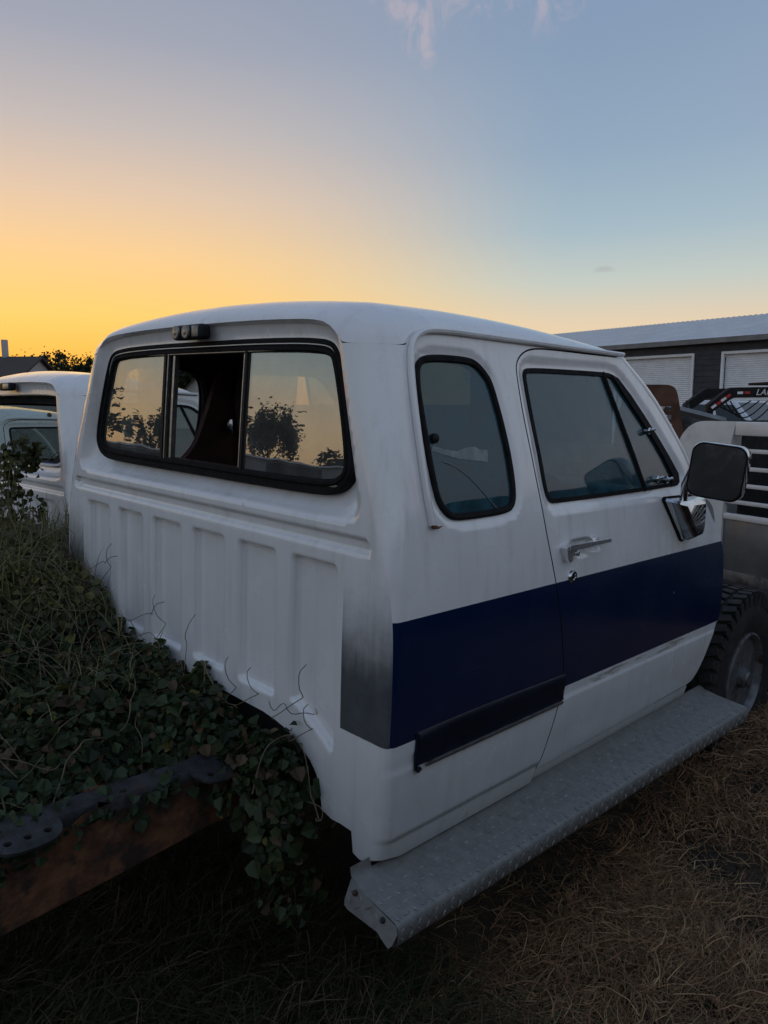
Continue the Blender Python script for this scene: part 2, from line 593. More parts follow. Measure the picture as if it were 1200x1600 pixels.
def glass_mat(name, tint, f0, haze=0.0, haze_col=(.35, .34, .32), streaky=0.0, rough=.006):
    t = NT(name)
    lw = t.n('ShaderNodeLayerWeight'); lw.inputs[0].default_value = .5
    p5 = t.math('POWER', lw.outputs['Facing'], 5.0)
    fr = t.math('ADD', f0, t.math('MULTIPLY', p5, 1 - f0))
    tr = t.n('ShaderNodeBsdfTransparent'); t.set(tr.inputs[0], tint)
    gl = t.n('ShaderNodeBsdfGlossy'); gl.inputs['Roughness'].default_value = rough
    t.set(gl.inputs[0], (1, 1, 1))
    wav = t.bump(t.noise(3.5, 2), .0012)
    t.t.links.new(wav, gl.inputs['Normal'])
    m1 = t.n('ShaderNodeMixShader')
    t.set(m1.inputs[0], fr); t.t.links.new(tr.outputs[0], m1.inputs[1]); t.t.links.new(gl.outputs[0], m1.inputs[2])
    last = m1
    if haze > 0:
        df = t.n('ShaderNodeBsdfDiffuse'); t.set(df.inputs[0], haze_col)
        m2 = t.n('ShaderNodeMixShader')
        hz = t.math('MULTIPLY', t.rng(t.noise(14, 7, .65), .3, .75, .55, 1.25), haze)
        t.set(m2.inputs[0], hz)
        t.t.links.new(m1.outputs[0], m2.inputs[1]); t.t.links.new(df.outputs[0], m2.inputs[2])
        last = m2
    t.t.links.new(last.outputs[0], t.out.inputs['Surface'])
    return t.mat

def tint_mat(name, rough=.6, transl=0.0, spec=.3):
    """colour from the per-piece 'tint' attribute (leaf and straw colours)"""
    t = NT(name)
    a = t.n('ShaderNodeAttribute'); a.attribute_name = 'tint'
    p = t.princ(a.outputs['Color'], rough, 0.0, Specular_IOR_Level=spec)
    if transl > 0:
        tl = t.n('ShaderNodeBsdfTranslucent'); t.t.links.new(a.outputs['Color'], tl.inputs[0])
        m = t.n('ShaderNodeMixShader'); m.inputs[0].default_value = transl
        t.t.links.new(p.outputs[0], m.inputs[1]); t.t.links.new(tl.outputs[0], m.inputs[2])
        t.t.links.new(m.outputs[0], t.out.inputs['Surface'])
    return t.mat

WHITE = (.80, .805, .805)
M = {}
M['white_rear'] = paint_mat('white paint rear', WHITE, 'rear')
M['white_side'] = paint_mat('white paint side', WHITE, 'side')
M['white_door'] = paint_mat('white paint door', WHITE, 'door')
M['white'] = paint_mat('white paint', WHITE, 'plain')
M['blue'] = paint_mat('navy paint', (.0035, .0145, .058), 'blue')
M['rubber'] = pm('black rubber', (.011, .011, .012), .75, var=.3, scale=30, bump=.0006, bscale=90, Specular_IOR_Level=.12)
M['black'] = pm('black plastic', (.009, .009, .010), .6, Specular_IOR_Level=.25, var=.2, scale=25)
M['dark'] = pm('dark underside', (.012, .011, .010), .9, var=.3)
M['trim'] = pm('maroon trim', (.085, .032, .030), .85, var=.25, scale=8)
M['trim_dark'] = pm('dark headliner', (.055, .042, .036), .95, var=.25, scale=8)
M['liner'] = pm('grey liner', (.26, .25, .24), .9, var=.25, scale=8)
M['seat'] = pm('seat cloth', (.03, .03, .034), .9, var=.3, scale=30, bump=.002, bscale=150)
M['alu'] = pm('dull aluminium', (.36, .36, .36), .38, 1.0, var=.15, scale=40)
M['chrome'] = pm('chrome', (.62, .63, .65), .10, 1.0, var=.12, scale=18, col2=(.30, .30, .31), lo=.55, hi=.7)
M['tread'] = pm('tread plate', (.215, .212, .200), .55, .2, var=.12, scale=40, col2=(.17, .155, .135), lo=.5, hi=.75, bump=.0006, bscale=260)
M['tyre'] = pm('tyre rubber', (.018, .0175, .017), .8, var=.35, scale=14, bump=.0012, bscale=80, col2=(.05, .046, .04), lo=.5, hi=.75)
M['steel'] = pm('worn steel', (.16, .165, .17), .55, .5, var=.3, scale=16, col2=(.05, .03, .02), lo=.5, hi=.68)
M['rust'] = pm('rusty frame', (.13, .055, .026), .9, .05, var=.5, scale=14, bump=.008, bscale=38, col2=(.035, .022, .016), lo=.45, hi=.62)
M['grease'] = pm('greasy dark steel', (.030, .031, .033), .75, .15, var=.5, scale=16, bump=.007, bscale=48, col2=(.07, .035, .018), lo=.55, hi=.7)
M['lens'] = glass_mat('clear lens', (.7, .7, .7), .12)
M['mirror'] = pm('mirror glass', (.22, .24, .26), .03, 1.0, var=.04, scale=5)
M['rear_glass'] = glass_mat('rear glass', (.56, .57, .56), .27, .11, (.40, .40, .38))
M['slide_glass'] = glass_mat('sliding glass', (.60, .61, .60), .13, .17, (.44, .44, .42))
M['side_glass'] = glass_mat('door glass', (.58, .68, .72), .06, .17, (.065, .22, .29))
M['quarter_glass'] = glass_mat('quarter glass', (.20, .26, .28), .06, .32, (.065, .20, .26))
M['ws_glass'] = glass_mat('windshield glass', (.75, .8, .78), .05, .02)
M['leaf'] = tint_mat('leaf', .55, .25)
M['straw'] = tint_mat('straw', .7, .1, .2)
M['bark'] = pm('bark', (.05, .038, .028), .9, var=.35, scale=20, bump=.01, bscale=30)
M['stem'] = pm('dry vine stem', (.13, .105, .065), .8, var=.35, scale=20)
M['amber'] = NT('amber lamp').mat
_t = NT('amber lamp lit'); _p = _t.princ((.8, .5, .1), .4); _p.inputs['Emission Color'].default_value = (1, .72, .25, 1); _p.inputs['Emission Strength'].default_value = 2.2
M['amber'] = _t.mat
M['print_white'] = pm('white lettering', (.78, .78, .78), .5, var=.05)
M['red'] = pm('red reflector', (.45, .02, .02), .35, var=.1)
M['primer'] = pm('grey primer', (.20, .205, .21), .6, var=.15)
M['amber_off'] = pm('amber marker', (.10, .05, .015), .3, var=.1)
M['rust_brown'] = pm('brown rusted sheet', (.085, .038, .022), .8, .1, var=.35, scale=5, col2=(.16, .09, .05), lo=.52, hi=.7)
M['lens_cup'] = pm('dusty reflector', (.20, .20, .20), .35, .6, var=.3, scale=60)
M['clear_glass'] = glass_mat('clear glass', (.93, .94, .93), .03)
M['bright_chrome'] = pm('satin chrome', (.78, .78, .79), .20, .85, var=.03, scale=8)
M['pale_mark'] = pm('pale glass mark', (.20, .24, .24), .8, var=.2, scale=30)
M['tread_edge'] = pm('worn tread edges', (.25, .246, .235), .5, .3, var=.25, scale=60)
M['moulding'] = pm('navy black moulding', (.004, .007, .018), .4, var=.2, scale=20, Specular_IOR_Level=.35)

# ------------------------------------------------------------------ ground
GZ = -0.07
def ground_h(x, y):
    rise = .17 * sstep(1.3, 2.3, np.asarray(y, float)) * (1 - sstep(3.1, 4.3, np.asarray(y, float))) * sstep(.2, .9, np.asarray(x, float)) * (1 - sstep(3.0, 4.5, np.asarray(x, float)))
    return GZ + rise + .018 * np.sin(1.7 * x + .6) * np.cos(1.3 * y) + .012 * np.sin(4.1 * x + 2.2 * y)
def build_ground():
    r = np.concatenate([[0], np.linspace(.25, 8, 60), np.geomspace(9, 5000, 40)])
    n = 96
    V = [(1.5, .5, float(ground_h(1.5, .5)))]; F = []
    for rr in r[1:]:
        for k in range(n):
            a = 2 * math.pi * k / n
            x, y = 1.5 + rr * math.cos(a), .5 + rr * math.sin(a)
            V.append((x, y, float(ground_h(x, y)) if rr < 9 else GZ))
    for k in range(n):
        F.append((0, 1 + k, 1 + (k + 1) % n))
    for i in range(len(r) - 2):
        for k in range(n):
            a = 1 + i * n + k; b = 1 + i * n + (k + 1) % n
            F.append((a, a + n, b + n, b))
    t = NT('dry soil')
    c = t.mix(t.rng(t.noise(2.5, 8, .6), .35, .65), (.030, .024, .018), (.095, .070, .045))
    c = t.mix(t.rng(t.noise(.9, 6, .6), .5, .66), c, (.028, .032, .014))
    t.princ(c, .95, 0, Normal=t.bump(t.noise(30, 8, .7), .03))
    return mesh('ground', V, F, t.mat, kind='structure')
build_ground()

# ------------------------------------------------------------------ cab surfaces (truck frame: x right, y forward, z up)
cab_w = spl([.45, .50, .56, .65, .80, 1.0, 1.16, 1.30, 1.40, 1.50, 1.70, 1.84, 2.0], [.915, .938, .953, .962, .969, .972, .968, .955, .940, .918, .866, .830, .79])
cab_r = spl([.45, .50, .65, .82, 1.1, 1.3, 1.5, 1.84, 2.0], [.052, .050, .040, .030, .03, .045, .07, .11, .12])
cab_y = spl([.45, 1.36, 1.6, 1.84, 2.0], [0, 0, .012, .028, .04])
ARC = .1
def mirror_half(h):
    h = list(h)
    return np.array(h + [(-x, z) for x, z in h[::-1] if abs(x) > 1e-9])

GASKET = resample(chaikin(mirror_half([(0, 1.438), (.35, 1.437), (.60, 1.439), (.690, 1.445), (.735, 1.468), (.760, 1.505), (.760, 1.549), (.735, 1.655), (.692, 1.79),
                                       (.668, 1.836), (.635, 1.854), (.577, 1.861), (.49, 1.866), (.276, 1.870), (0, 1.870)]), 2), .02)
SCOOP = chaikin(mirror_half([(0, 1.386), (.76, 1.386), (.815, 1.392), (.834, 1.42), (.826, 1.46), (.812, 1.5), (.782, 1.6), (.752, 1.7), (.722, 1.8), (.70, 1.87), (.66, 1.905), (.6, 1.925), (0, 1.94)]), 2)
PANELS = []
for k in range(6):
    cx = -.663 + .2652 * k
    p = [(cx - .1, .826), (cx + .1, .826), (cx + .1, 1.274), (cx - .1, 1.274)]
    if k == 5:
        p = [(cx - .1, .846), (cx - .085, .842), (cx - .02, .812), (cx + .045, .775), (cx + .075, .752), (cx + .1, .752), (cx + .1, 1.274), (cx - .1, 1.274)]
    if k == 0:
        p = [(-x, z) for x, z in [(.663 - .1, .846), (.663 - .02, .812), (.663 + .045, .775), (.663 + .1, .752), (.663 + .1, 1.274), (.663 - .1, 1.274)]]
    q = np.array(p)
    # round the corners slightly
    q = resample(q, .05); PANELS.append(chaikin(q, 2))
def win_dep(z):
    return .058 - .025 * sstep(1.44, 1.86, z)
def rear_dep(x, z):
    P = np.stack([x, z], 1)
    dep = np.zeros(len(x))
    k = z > 1.37
    if k.any():
        so = np.maximum(-polysd(P[k], SCOOP), 0); si = np.maximum(polysd(P[k], GASKET), 0)
        t = so / (so + si + 1e-6)
        dep[k] += win_dep(z[k]) * (1 - (1 - t) ** 1.9)
    k = (z < 1.29) & (z > .73)
    if k.any():
        for p in PANELS:
            j = k & (np.abs(x - p[:, 0].mean()) < .14)
            if j.any():
                dep[j] += .028 * sstep(0.0, .016, -polysd(P[j], p))
    # long recessed rib above the panels, broad lower lip
    k = (z < 1.37) & (z > 1.28)
    if k.any():
        e = np.maximum(np.abs(x[k]) - .852, 0)
        zz = z[k]; half = np.sqrt(np.maximum(1 - (e / .03) ** 2, 0))
        zb = 1.328 - .024 * half; zt = 1.328 + .026 * half
        dep[k] += .020 * np.minimum(sstep(0, .008, zt - zz), sstep(0, .022, zz - zb)) * (half > 0)
    return dep
def rear_map(x, z):
    return np.stack([x, cab_y(z) + rear_dep(x, z), z], 1)
def rear3(x, z, n, base=.046):
    return np.stack([x, cab_y(z) + base - n, z], 1)

QWIN = resample(chaikin([(.172, 1.733), (.181, 1.789), (.201, 1.810), (.228, 1.820), (.298, 1.825), (.403, 1.825), (.441, 1.815), (.472, 1.791), (.495, 1.765), (.514, 1.684), (.527, 1.597),
                         (.532, 1.513), (.530, 1.450), (.518, 1.415), (.488, 1.396), (.365, 1.393), (.268, 1.393), (.232, 1.400), (.200, 1.427), (.184, 1.466), (.176, 1.55), (.173, 1.662)], 2), .018)
QWIN_L = QWIN.copy(); QWIN_L[:, 0] = .17 + (QWIN[:, 0] - .17) * (1.14 + .06 * sstep(1.45, 1.75, QWIN[:, 1]))
DWIN = resample(chaikin([(.658, 1.78), (.662, 1.80), (.675, 1.815), (.707, 1.820), (.818, 1.824), (1.135, 1.830), (1.199, 1.828), (1.242, 1.815), (1.321, 1.758), (1.40, 1.685), (1.48, 1.605), (1.545, 1.535),
                         (1.610, 1.462), (1.612, 1.432), (1.585, 1.411), (1.351, 1.405), (.74, 1.399), (.705, 1.405), (.688, 1.425), (.679, 1.463), (.674, 1.549), (.666, 1.64)], 2), .02)
GAP = np.array([(1.262, 1.884), (1.10, 1.882), (.912, 1.881), (.759, 1.879), (.693, 1.870), (.648, 1.850), (.622, 1.824), (.615, 1.793), (.616, 1.686), (.624, 1.581), (.637, 1.451), (.662, 1.31), (.710, 1.153),
                (.750, 1.015), (.780, .882), (.786, .811), (.772, .753), (.737, .655), (.692, .546)])
GAP = chaikin(GAP, 2, False)
DFRONT = chaikin(np.array([(1.80, .560), (1.85, .580), (1.905, .628), (1.968, .722), (2.028, .807), (2.034, .90), (2.025, 1.003), (1.995, 1.145), (1.908, 1.249), (1.80, 1.330), (1.715, 1.45), (1.631, 1.575), (1.476, 1.742), (1.278, 1.882)]), 2, False)

def side_disp(y, z, win, handle):
    d = np.zeros(len(y)); P = np.stack([y, z], 1)
    for W, dep, wd in win:
        k = (np.abs(z - 1.61) < .3)
        if k.any():
            d[k] -= dep * sstep(wd, .0, polysd(P[k], W))
    d -= .004 * sstep(.766, .772, z) * sstep(.804, .798, z)
    d -= .0035 * sstep(.572, .566, z)
    if handle:
        e = ((y - .862) / .135) ** 2 + ((z - 1.255) / .030) ** 2
        d -= .014 * sstep(1.0, .35, e)
    return d
def make_side_map(win, handle=False, dy=0.0):
    def f(y, z):
        yb = cab_y(z); r = cab_r(z); w = cab_w(z); y0 = yb + r
        th = np.clip((y0 - y) / ARC, 0, 1) * math.pi / 2
        s = y >= y0
        d = side_disp(y, z, win, handle)
        x = np.where(s, w + d, w - r + r * np.cos(th) + d * np.cos(th))
        yy = np.where(s, y, y0 - r * np.sin(th))
        return np.stack([x, yy + dy, z], 1)
    return f
def side3(fm):
    def g(y, z, n):
        h = 2e-3
        P = fm(y, z); N = np.cross(fm(y + h, z) - fm(y - h, z), fm(y, z + h) - fm(y, z - h))
        N /= np.linalg.norm(N, axis=1)[:, None]
        return P + N * n[:, None]
    return g

ZS = np.linspace(.50, 1.84, 110)
SEAM = np.array([(.72, 1.84), (.708, 1.856), (.690, 1.874), (.668, 1.889), (.640, 1.899), (.60, 1.906), (.55, 1.910), (.45, 1.914), (.34, 1.917), (.2, 1.919), (0, 1.92)])

def cutline(loop, x, keep_right):
    """clip closed polygon by a vertical line"""
    out = []
    n = len(loop)
    for i in range(n):
        a, b = loop[i], loop[(i + 1) % n]
        ia, ib = ((a[0] >= x) == keep_right), ((b[0] >= x) == keep_right)
        if ia:
            out.append(a)
        if ia != ib:
            t = (x - a[0]) / (b[0] - a[0]); out.append(a + (b - a) * t)
    return np.array(out)

def roof_maker(cut):
    yf = 1.268 - cut
    B = []
    rear = np.vstack([SEAM[::-1], []]) if False else SEAM[::-1]
    for x, z in rear[1:-1]:
        B.append((x, float(cab_y(z)), z))
    z = 1.84; w = float(cab_w(z)); r = float(cab_r(z)); yb = float(cab_y(z))
    for a in np.linspace(0, math.pi / 2, 12):
        B.append((w - r + r * math.sin(a), yb + r - r * math.cos(a), z))
    for y, z in [(.150, 1.842), (.158, 1.853), (.170, 1.866), (.19, 1.879), (.22, 1.887), (.27, 1.89)]:
        B.append((float(cab_w(z)), y, z))
    for y in np.linspace(.33, yf - .03, 24):
        B.append((float(cab_w(1.89)), y, 1.89))
    wf = float(cab_w(1.89))
    for x in np.linspace(wf, 0, 14)[1:]:
        B.append((x, yf + .075 * (1 - (x / wf) ** 2) - .02 * (x / wf) ** 8, 1.89 + .025 * (1 - (x / wf) ** 2)))
    half = np.array(B)
    left = half[::-1].copy(); left[:, 0] *= -1
    rc = np.array([(0, float(cab_y(1.92)), 1.92)])
    full = np.vstack([rc, half, left[1:]])
    B2 = resample(full, .025)
    def f(x, y):
        P = np.stack([x, y], 1)
        d = np.maximum(-polysd(P, B2[:, :2]), 0)
        D2 = ((P[:, None, :] - B2[None, :, :2]) ** 2).sum(2)
        wgt = np.exp(-(np.sqrt(D2) - np.sqrt(D2.min(1))[:, None]) / .012)
        ze = (wgt * B2[None, :, 2]).sum(1) / wgt.sum(1)
        yy = y + cut * sstep(.1, .6, y)
        zc = 2.004 - .05 * (x / .8) ** 2 - .036 * ((yy - .5) / .75) ** 2
        t = np.clip(d / .19, 0, 1)
        q = (1 - (1 - t) ** 2.3) ** .62
        return np.stack([x, y, ze + (zc - ze) * q], 1)
    lines = []
    V, F = cdt(B2[:, :2], step=.03, lines=[np.vstack([L, L[:1]]) for L in (offset(B2[:, :2], -e) for e in (.004, .010, .02, .034, .052))])
    return V, F, f

def build_cab(root, cut, main):
    win_q = [(QWIN, .011, .030)]
    # ---- rear panel
    x_edge = lambda z: cab_w(z) - cab_r(z)
    bot = [(0, .772), (.44, .770), (.50, .764), (.56, .752), (.62, .725), (.665, .698), (.693, .667), (.710, .62), (.718, .573), (.76, .563), (.80, .566), (.840, .564), (.848, .506), (.872, .499)]
    half = [tuple(p) for p in resample(np.array(bot), .02, False)] + [(float(x_edge(z)), float(z)) for z in ZS] + [tuple(p) for p in resample(SEAM, .02, False)[1:]]
    outer = mirror_half(half)
    hole = offset(GASKET, -.018)
    cl_ = lambda L: np.vstack([L, L[:1]])
    V, F = cdt(outer, [hole], [cl_(offset(GASKET, .001)), cl_(offset(GASKET, .008)), cl_(resample(chaikin(SCOOP, 1), .02))[:-1]] + [cl_(resample(q_, .02)) for p_ in PANELS for q_ in (p_, offset(p_, -.016), offset(p_, -.008))], step=.0115)
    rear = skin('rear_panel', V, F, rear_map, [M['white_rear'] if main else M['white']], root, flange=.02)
    # ---- quarter panels
    sides = (1, -1)
    qz = [(float(cab_y(z) + cab_r(z) - ARC), float(z)) for z in ZS]
    top = [(.150, 1.842), (.158, 1.853), (.170, 1.866), (.19, 1.879), (.22, 1.887), (.27, 1.89)]
    gap = GAP.copy()
    if main:
        strip_top = [(.6, 1.89), (1.27, 1.89)]
    else:
        gap = gap - [cut, 0]
        strip_top = [(.6, 1.89), (1.27 - cut, 1.89)]
    y184 = float(cab_y(1.84) + cab_r(1.84))
    arc_top = [(y, 1.84) for y in np.linspace(y184 - ARC, y184, 8)[1:]]
    outerq = qz + arc_top + [tuple(p) for p in resample(np.array(top + strip_top), .03, False)] + [tuple(p) for p in resample(gap, .02, False)] + [tuple(p) for p in resample(np.array([(gap[-1][0], .53), (gap[-1][0], .50), (0, .50)]), .03, False)[1:-3]]
    outerq = np.array(outerq)
    fq = make_side_map(win_q if main else [])
    qh = [offset(QWIN, -.012)] if main else []
    xs = float(cab_y(1) + cab_r(1) - ARC * .42)
    lines = []
    if main:
        gy = lambda z: float(np.interp(z, GAP[::-1, 1], GAP[::-1, 0]))
        lines = [resample(np.array([(xs, .838), (gy(.838) - .001, .838)]), .02, False), resample(np.array([(xs, 1.161), (gy(1.161) - .001, 1.161)]), .02, False), resample(np.array([(xs, .838), (xs, 1.161)]), .02, False)]
    V, F = cdt(outerq, qh, lines, step=.014)
    c = V[F].mean(1)
    fm = np.where((c[:, 0] < xs) & (c[:, 1] > .80) & (c[:, 1] < 1.32), 3, ((c[:, 1] > .838) & (c[:, 1] < 1.161) & (c[:, 0] > xs)).astype(int)) if main else None
    for s in sides:
        if s < 0 and main:
            fq = make_side_map([(QWIN_L, .011, .030)]); V, F = cdt(outerq, [offset(QWIN_L, -.012)], lines, step=.025)
            c = V[F].mean(1); fm = ((c[:, 1] > .838) & (c[:, 1] < 1.161) & (c[:, 0] > xs)).astype(int)
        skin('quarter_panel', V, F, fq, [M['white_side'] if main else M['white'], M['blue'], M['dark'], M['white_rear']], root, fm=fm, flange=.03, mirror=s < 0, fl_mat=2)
    # ---- roof
    Vr, Fr, fr = roof_maker(cut)
    skin('roof', Vr, Fr, fr, [M['white']], root, flange=.018)
    skin('headliner', Vr, Fr, fr, [M['trim_dark'] if main else M['liner']], root, off=-.045)
    # ---- drip rail
    for s in sides:
        path = [(.147, 1.389), (.138, 1.45), (.136, 1.55), (.138, 1.65), (.143, 1.742), (.150, 1.80), (.160, 1.838), (.178, 1.862), (.205, 1.878), (.245, 1.887), (.325, 1.891)] + [(y, 1.891) for y in np.linspace(.45, 1.275 - cut, 12)]
        pts = [(s * (float(cab_w(z)) + .009), y, z) for y, z in chaikin(path, 2, False)]
        mb = MB(); mb.tube(pts, .0105, 8, flat=.8); mb.build('drip_rail', M['white'], root)
    # ---- doors
    fd = make_side_map([(DWIN, .013, .036)], True, -cut)
    dl = np.vstack([resample(GAP[::-1], .02, False), resample(DFRONT[::-1], .02, False)])
    dl = np.vstack([resample(GAP, .02, False), resample(np.vstack([GAP[-1:], [(1.2, .551)], DFRONT[:1]]), .03, False)[1:-1], resample(DFRONT, .02, False)])
    douter = offset(dl, -.005)
    dhole = offset(DWIN, -.006)
    lines = []
    zsb = .806
    if main:
        g2 = lambda z: float(np.interp(z, GAP[::-1, 1], GAP[::-1, 0])) + .0056
        k = DFRONT[:, 1].argsort(); f2 = lambda z: float(np.interp(z, DFRONT[k, 1], DFRONT[k, 0])) - .0056
        lines = [resample(np.array([(g2(z), z), (f2(z), z)]), .02, False) for z in (zsb, 1.161)]
    V, F = cdt(douter, [dhole], lines, step=.0135)
    c = V[F].mean(1)
    fm = ((c[:, 1] > zsb) & (c[:, 1] < 1.161)).astype(int) if main else None
    pane = offset(DWIN, -.012)
    vb = lambda z: 1.145 + (1.826 - z) * (1.330 - 1.145) / .42
    def split(loop, right):
        out = []
        n = len(loop)
        sd = np.array([(p[0] - vb(p[1])) for p in loop])
        for i in range(n):
            j = (i + 1) % n
            if (sd[i] >= 0) == right:
                out.append(loop[i])
            if (sd[i] >= 0) != (sd[j] >= 0):
                t = sd[i] / (sd[i] - sd[j]); out.append(loop[i] + (loop[j] - loop[i]) * t)
        return np.array(out)
    flat_d = make_side_map([], False, -cut)
    for s in sides:
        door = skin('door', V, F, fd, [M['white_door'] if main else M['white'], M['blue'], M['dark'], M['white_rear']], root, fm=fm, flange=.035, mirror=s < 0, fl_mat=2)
        mir = (lambda A: A * np.array([s, 1, 1]))
        # weatherstrip round the glass
        Vg, Fg = sweep_loop(offset(DWIN, -.004), side3(flat_d), [(0, -.018), (0, -.008), (-.014, -.008), (-.014, -.018)])
        MB().add(mir(Vg), Fg).build('window_seal', M['rubber'], door)
        # slab on a thin glass pane, kept behind the seal
        for right, nm in ((False, 'window_glass'), (True, 'vent_glass')):
            if s < 0 and not right and main:
                continue           # driver's window is rolled down
            lp = split(pane, right)
            if len(lp) < 3:
                continue
            v2, f2_ = cdt(resample(lp, .03), step=.06)
            skin(nm, v2, f2_, flat_d, [M['side_glass'] if main else M['ws_glass']], door, slab=.004, off=-.014, mirror=s < 0)
        mb = MB()
        za = np.linspace(1.822, 1.408, 12)
        q = flat_d(vb(za), za); q[:, 0] -= .012; mb.tube([tuple(p * [s, 1, 1]) for p in q], .0085, 8)
        za = np.linspace(1.80, 1.42, 12)
        mb.build('vent_bar', M['rubber'], door)
        if s > 0 and main:
            # black opaque band at the vent pane's front edge, with the hinge pin and latches
            k_ = [(1.20, 1.820), (1.245, 1.808), (1.321, 1.750), (1.40, 1.678), (1.48, 1.598), (1.545, 1.528), (1.604, 1.460), (1.604, 1.428), (1.580, 1.415), (1.53, 1.413), (1.553, 1.455), (1.50, 1.525), (1.43, 1.602), (1.345, 1.683), (1.265, 1.755)]
            v2, f2_ = cdt(resample(np.array(k_), .03), step=.05)
            skin('vent_seal', v2, f2_, flat_d, [M['rubber']], door, slab=.004, off=-.005)
            for (yy, zz) in ((1.395, 1.622), (1.405, 1.447), (1.478, 1.440)):
                p = flat_d(np.array([yy]), np.array([zz]))[0]
                mb = MB(); mb.lathe([(-.012, .013), (.006, .013), (.010, .009)], 12, tuple(p)); mb.tube([tuple(p + [.006, -.006, 0]), tuple(p + [.010, .03, .006])], .006, 6)
                mb.build('vent_latch', M['chrome'], door)
        if s > 0 and main:
            # pull handle: chrome bail over the dished recess, button below, lock cylinder
            x0 = float(cab_w(1.255))
            mb = MB()
            mb.prism([(.735, 1.268), (.748, 1.276), (.80, 1.272), (.80, 1.262), (.772, 1.244), (.772, 1.226), (.758, 1.221), (.745, 1.232)], (x0 - .006, 0, 0), (0, 1, 0), (0, 0, 1), (.030, 0, 0))
            mb.prism([(.745, 1.2775), (.99, 1.2745), (.995, 1.269), (.99, 1.2635), (.80, 1.260), (.745, 1.262)], (x0 + .014, 0, 0), (0, 1, 0), (0, 0, 1), (.016, 0, 0))
            mb.box((x0 - .002, .925, 1.272), (.034, .03, .022), .006)
            hd = mb.build('handle', M['bright_chrome'], door)
            mb = MB(); mb.box((x0 + .004, .79, 1.243), (.024, .05, .012), .004); mb.box((x0 + .008, .815, 1.243), (.022, .014, .018), .004)
            mb.build('push_button', M['bright_chrome'], hd)
            mb = MB(); xl = float(cab_w(1.17)); mb.lathe([(-.01, .021), (.004, .021), (.009, .017), (.009, .011), (.006, .010), (.006, .002)], 20, (xl, .800, 1.170))
            lk = mb.build('lock', M['chrome'], door)
            MB().box((xl + .0075, .800, 1.170), (.002, .003, .012)).build('keyhole', M['dark'], lk)
    # ---- pillars and inner walls
    liner = M['trim_dark'] if main else M['liner']
    for s in sides:
        Vl, Fl = cdt(resample(np.array(outerq), .05), [offset(QWIN if s > 0 else QWIN_L, .004)] if main else [], step=.05)
        skin('side_liner', Vl, Fl, make_side_map([]), [M['trim'] if main else liner], root, off=-.05, mirror=s < 0)
    Vd, Fd = cdt(resample(offset(dl, -.012), .04), [offset(DWIN, .004)], step=.06)
    for s in sides:
        skin('door_liner', Vd, Fd, make_side_map([], False, -cut), [M['trim'] if main else liner], root, off=-.055, mirror=s < 0)
    ol = mirror_half([(0, .79), (.75, .79), (.86, .80)] + [(float(x_edge(z)) - .012, float(z)) for z in np.linspace(.82, 1.82, 14)] + [(.66, 1.875), (.5, 1.90), (0, 1.905)])
    Vl, Fl = cdt(resample(ol, .05), [offset(GASKET, -.016)], step=.05)
    skin('rear_liner', Vl, Fl, lambda x, z: rear3(x, z, np.zeros(len(x)), .066), [liner], root)
    # A pillars
    ap = chaikin(np.array([(1.272, 1.884), (1.480, 1.748), (1.636, 1.580), (1.722, 1.455), (1.80, 1.340), (1.86, 1.27)]), 2, False)
    for s in sides:
        mb = MB()
        mb.tube([(s * (float(cab_w(z)) - .026), y - cut + .018, z - .004) for y, z in ap], .022, 10)
        mb.build('windshield_pillar', M['white'], root)
    # windshield
    yt, yb_ = 1.30 - cut, 1.80 - cut
    W = []
    for i, t in enumerate(np.linspace(0, 1, 9)):
        for u in np.linspace(-1, 1, 13):
            hw = .795 - .0 + .11 * t
            W.append((u * hw, yt + (yb_ - yt) * t + .07 * (1 - u * u), 1.885 - .52 * t))
    Fw = [(i * 13 + j, i * 13 + j + 1, (i + 1) * 13 + j + 1, (i + 1) * 13 + j) for i in range(8) for j in range(12)]
    mesh('windshield', W, Fw, M['ws_glass'], root)
    # floor pan and sills
    mb = MB(); mb.box((0, .97 - cut / 2, .585), (1.78, 1.84 - cut, .11), .01); mb.box((0, .05, .70), (1.38, .03, .25)); mb.box((0, 1.88 - cut, .93), (1.76, .04, .78))
    mb.build('floor_pan', M['dark'], root)
    for s in sides:
        mb = MB()
        prof = [(.885, .47), (.908, .482), (.922, .50), (.929, .525), (.932, .544), (.91, .546), (.87, .541), (.87, .475)]
        y0, y1 = .695 - cut, 1.84 - cut
        n = len(prof)
        Vp = [(s * a, y, b) for y in (y0, y1) for a, b in prof]
        mb.add(Vp, [tuple(range(n)), tuple(range(2 * n - 1, n - 1, -1))] + [(i, (i + 1) % n, n + (i + 1) % n, n + i) for i in range(n)])
        mb.build('sill', M['white_side'] if main else M['white'], root)
    # dashboard and wheel and seat
    mb = MB(); mb.box((0, 1.72 - cut, 1.22), (1.66, .28, .30), .05, seg=3); mb.box((0, 1.60 - cut, 1.10), (1.5, .12, .12), .03); mb.build('dashboard', M['black'], root)
    mb = MB(); c0 = Vector((-.40, 1.40 - cut, 1.30)); rr = .195; tl = math.radians(58)
    mb.tube([c0 + Vector((rr * math.cos(a), rr * math.sin(a) * math.cos(tl), rr * math.sin(a) * math.sin(tl))) for a in np.linspace(0, 2 * math.pi, 28)[:-1]], .014, 8, True)
    for a in (math.pi * .05, math.pi * .95, math.pi * 1.5):
        mb.tube([c0, c0 + Vector((rr * math.cos(a), rr * math.sin(a) * math.cos(tl), rr * math.sin(a) * math.sin(tl)))], .012, 6)
    mb.tube([c0, c0 + Vector((0, .30, -.16))], .028, 8)
    mb.build('steering_wheel', M['black'], root)
    mb = MB()
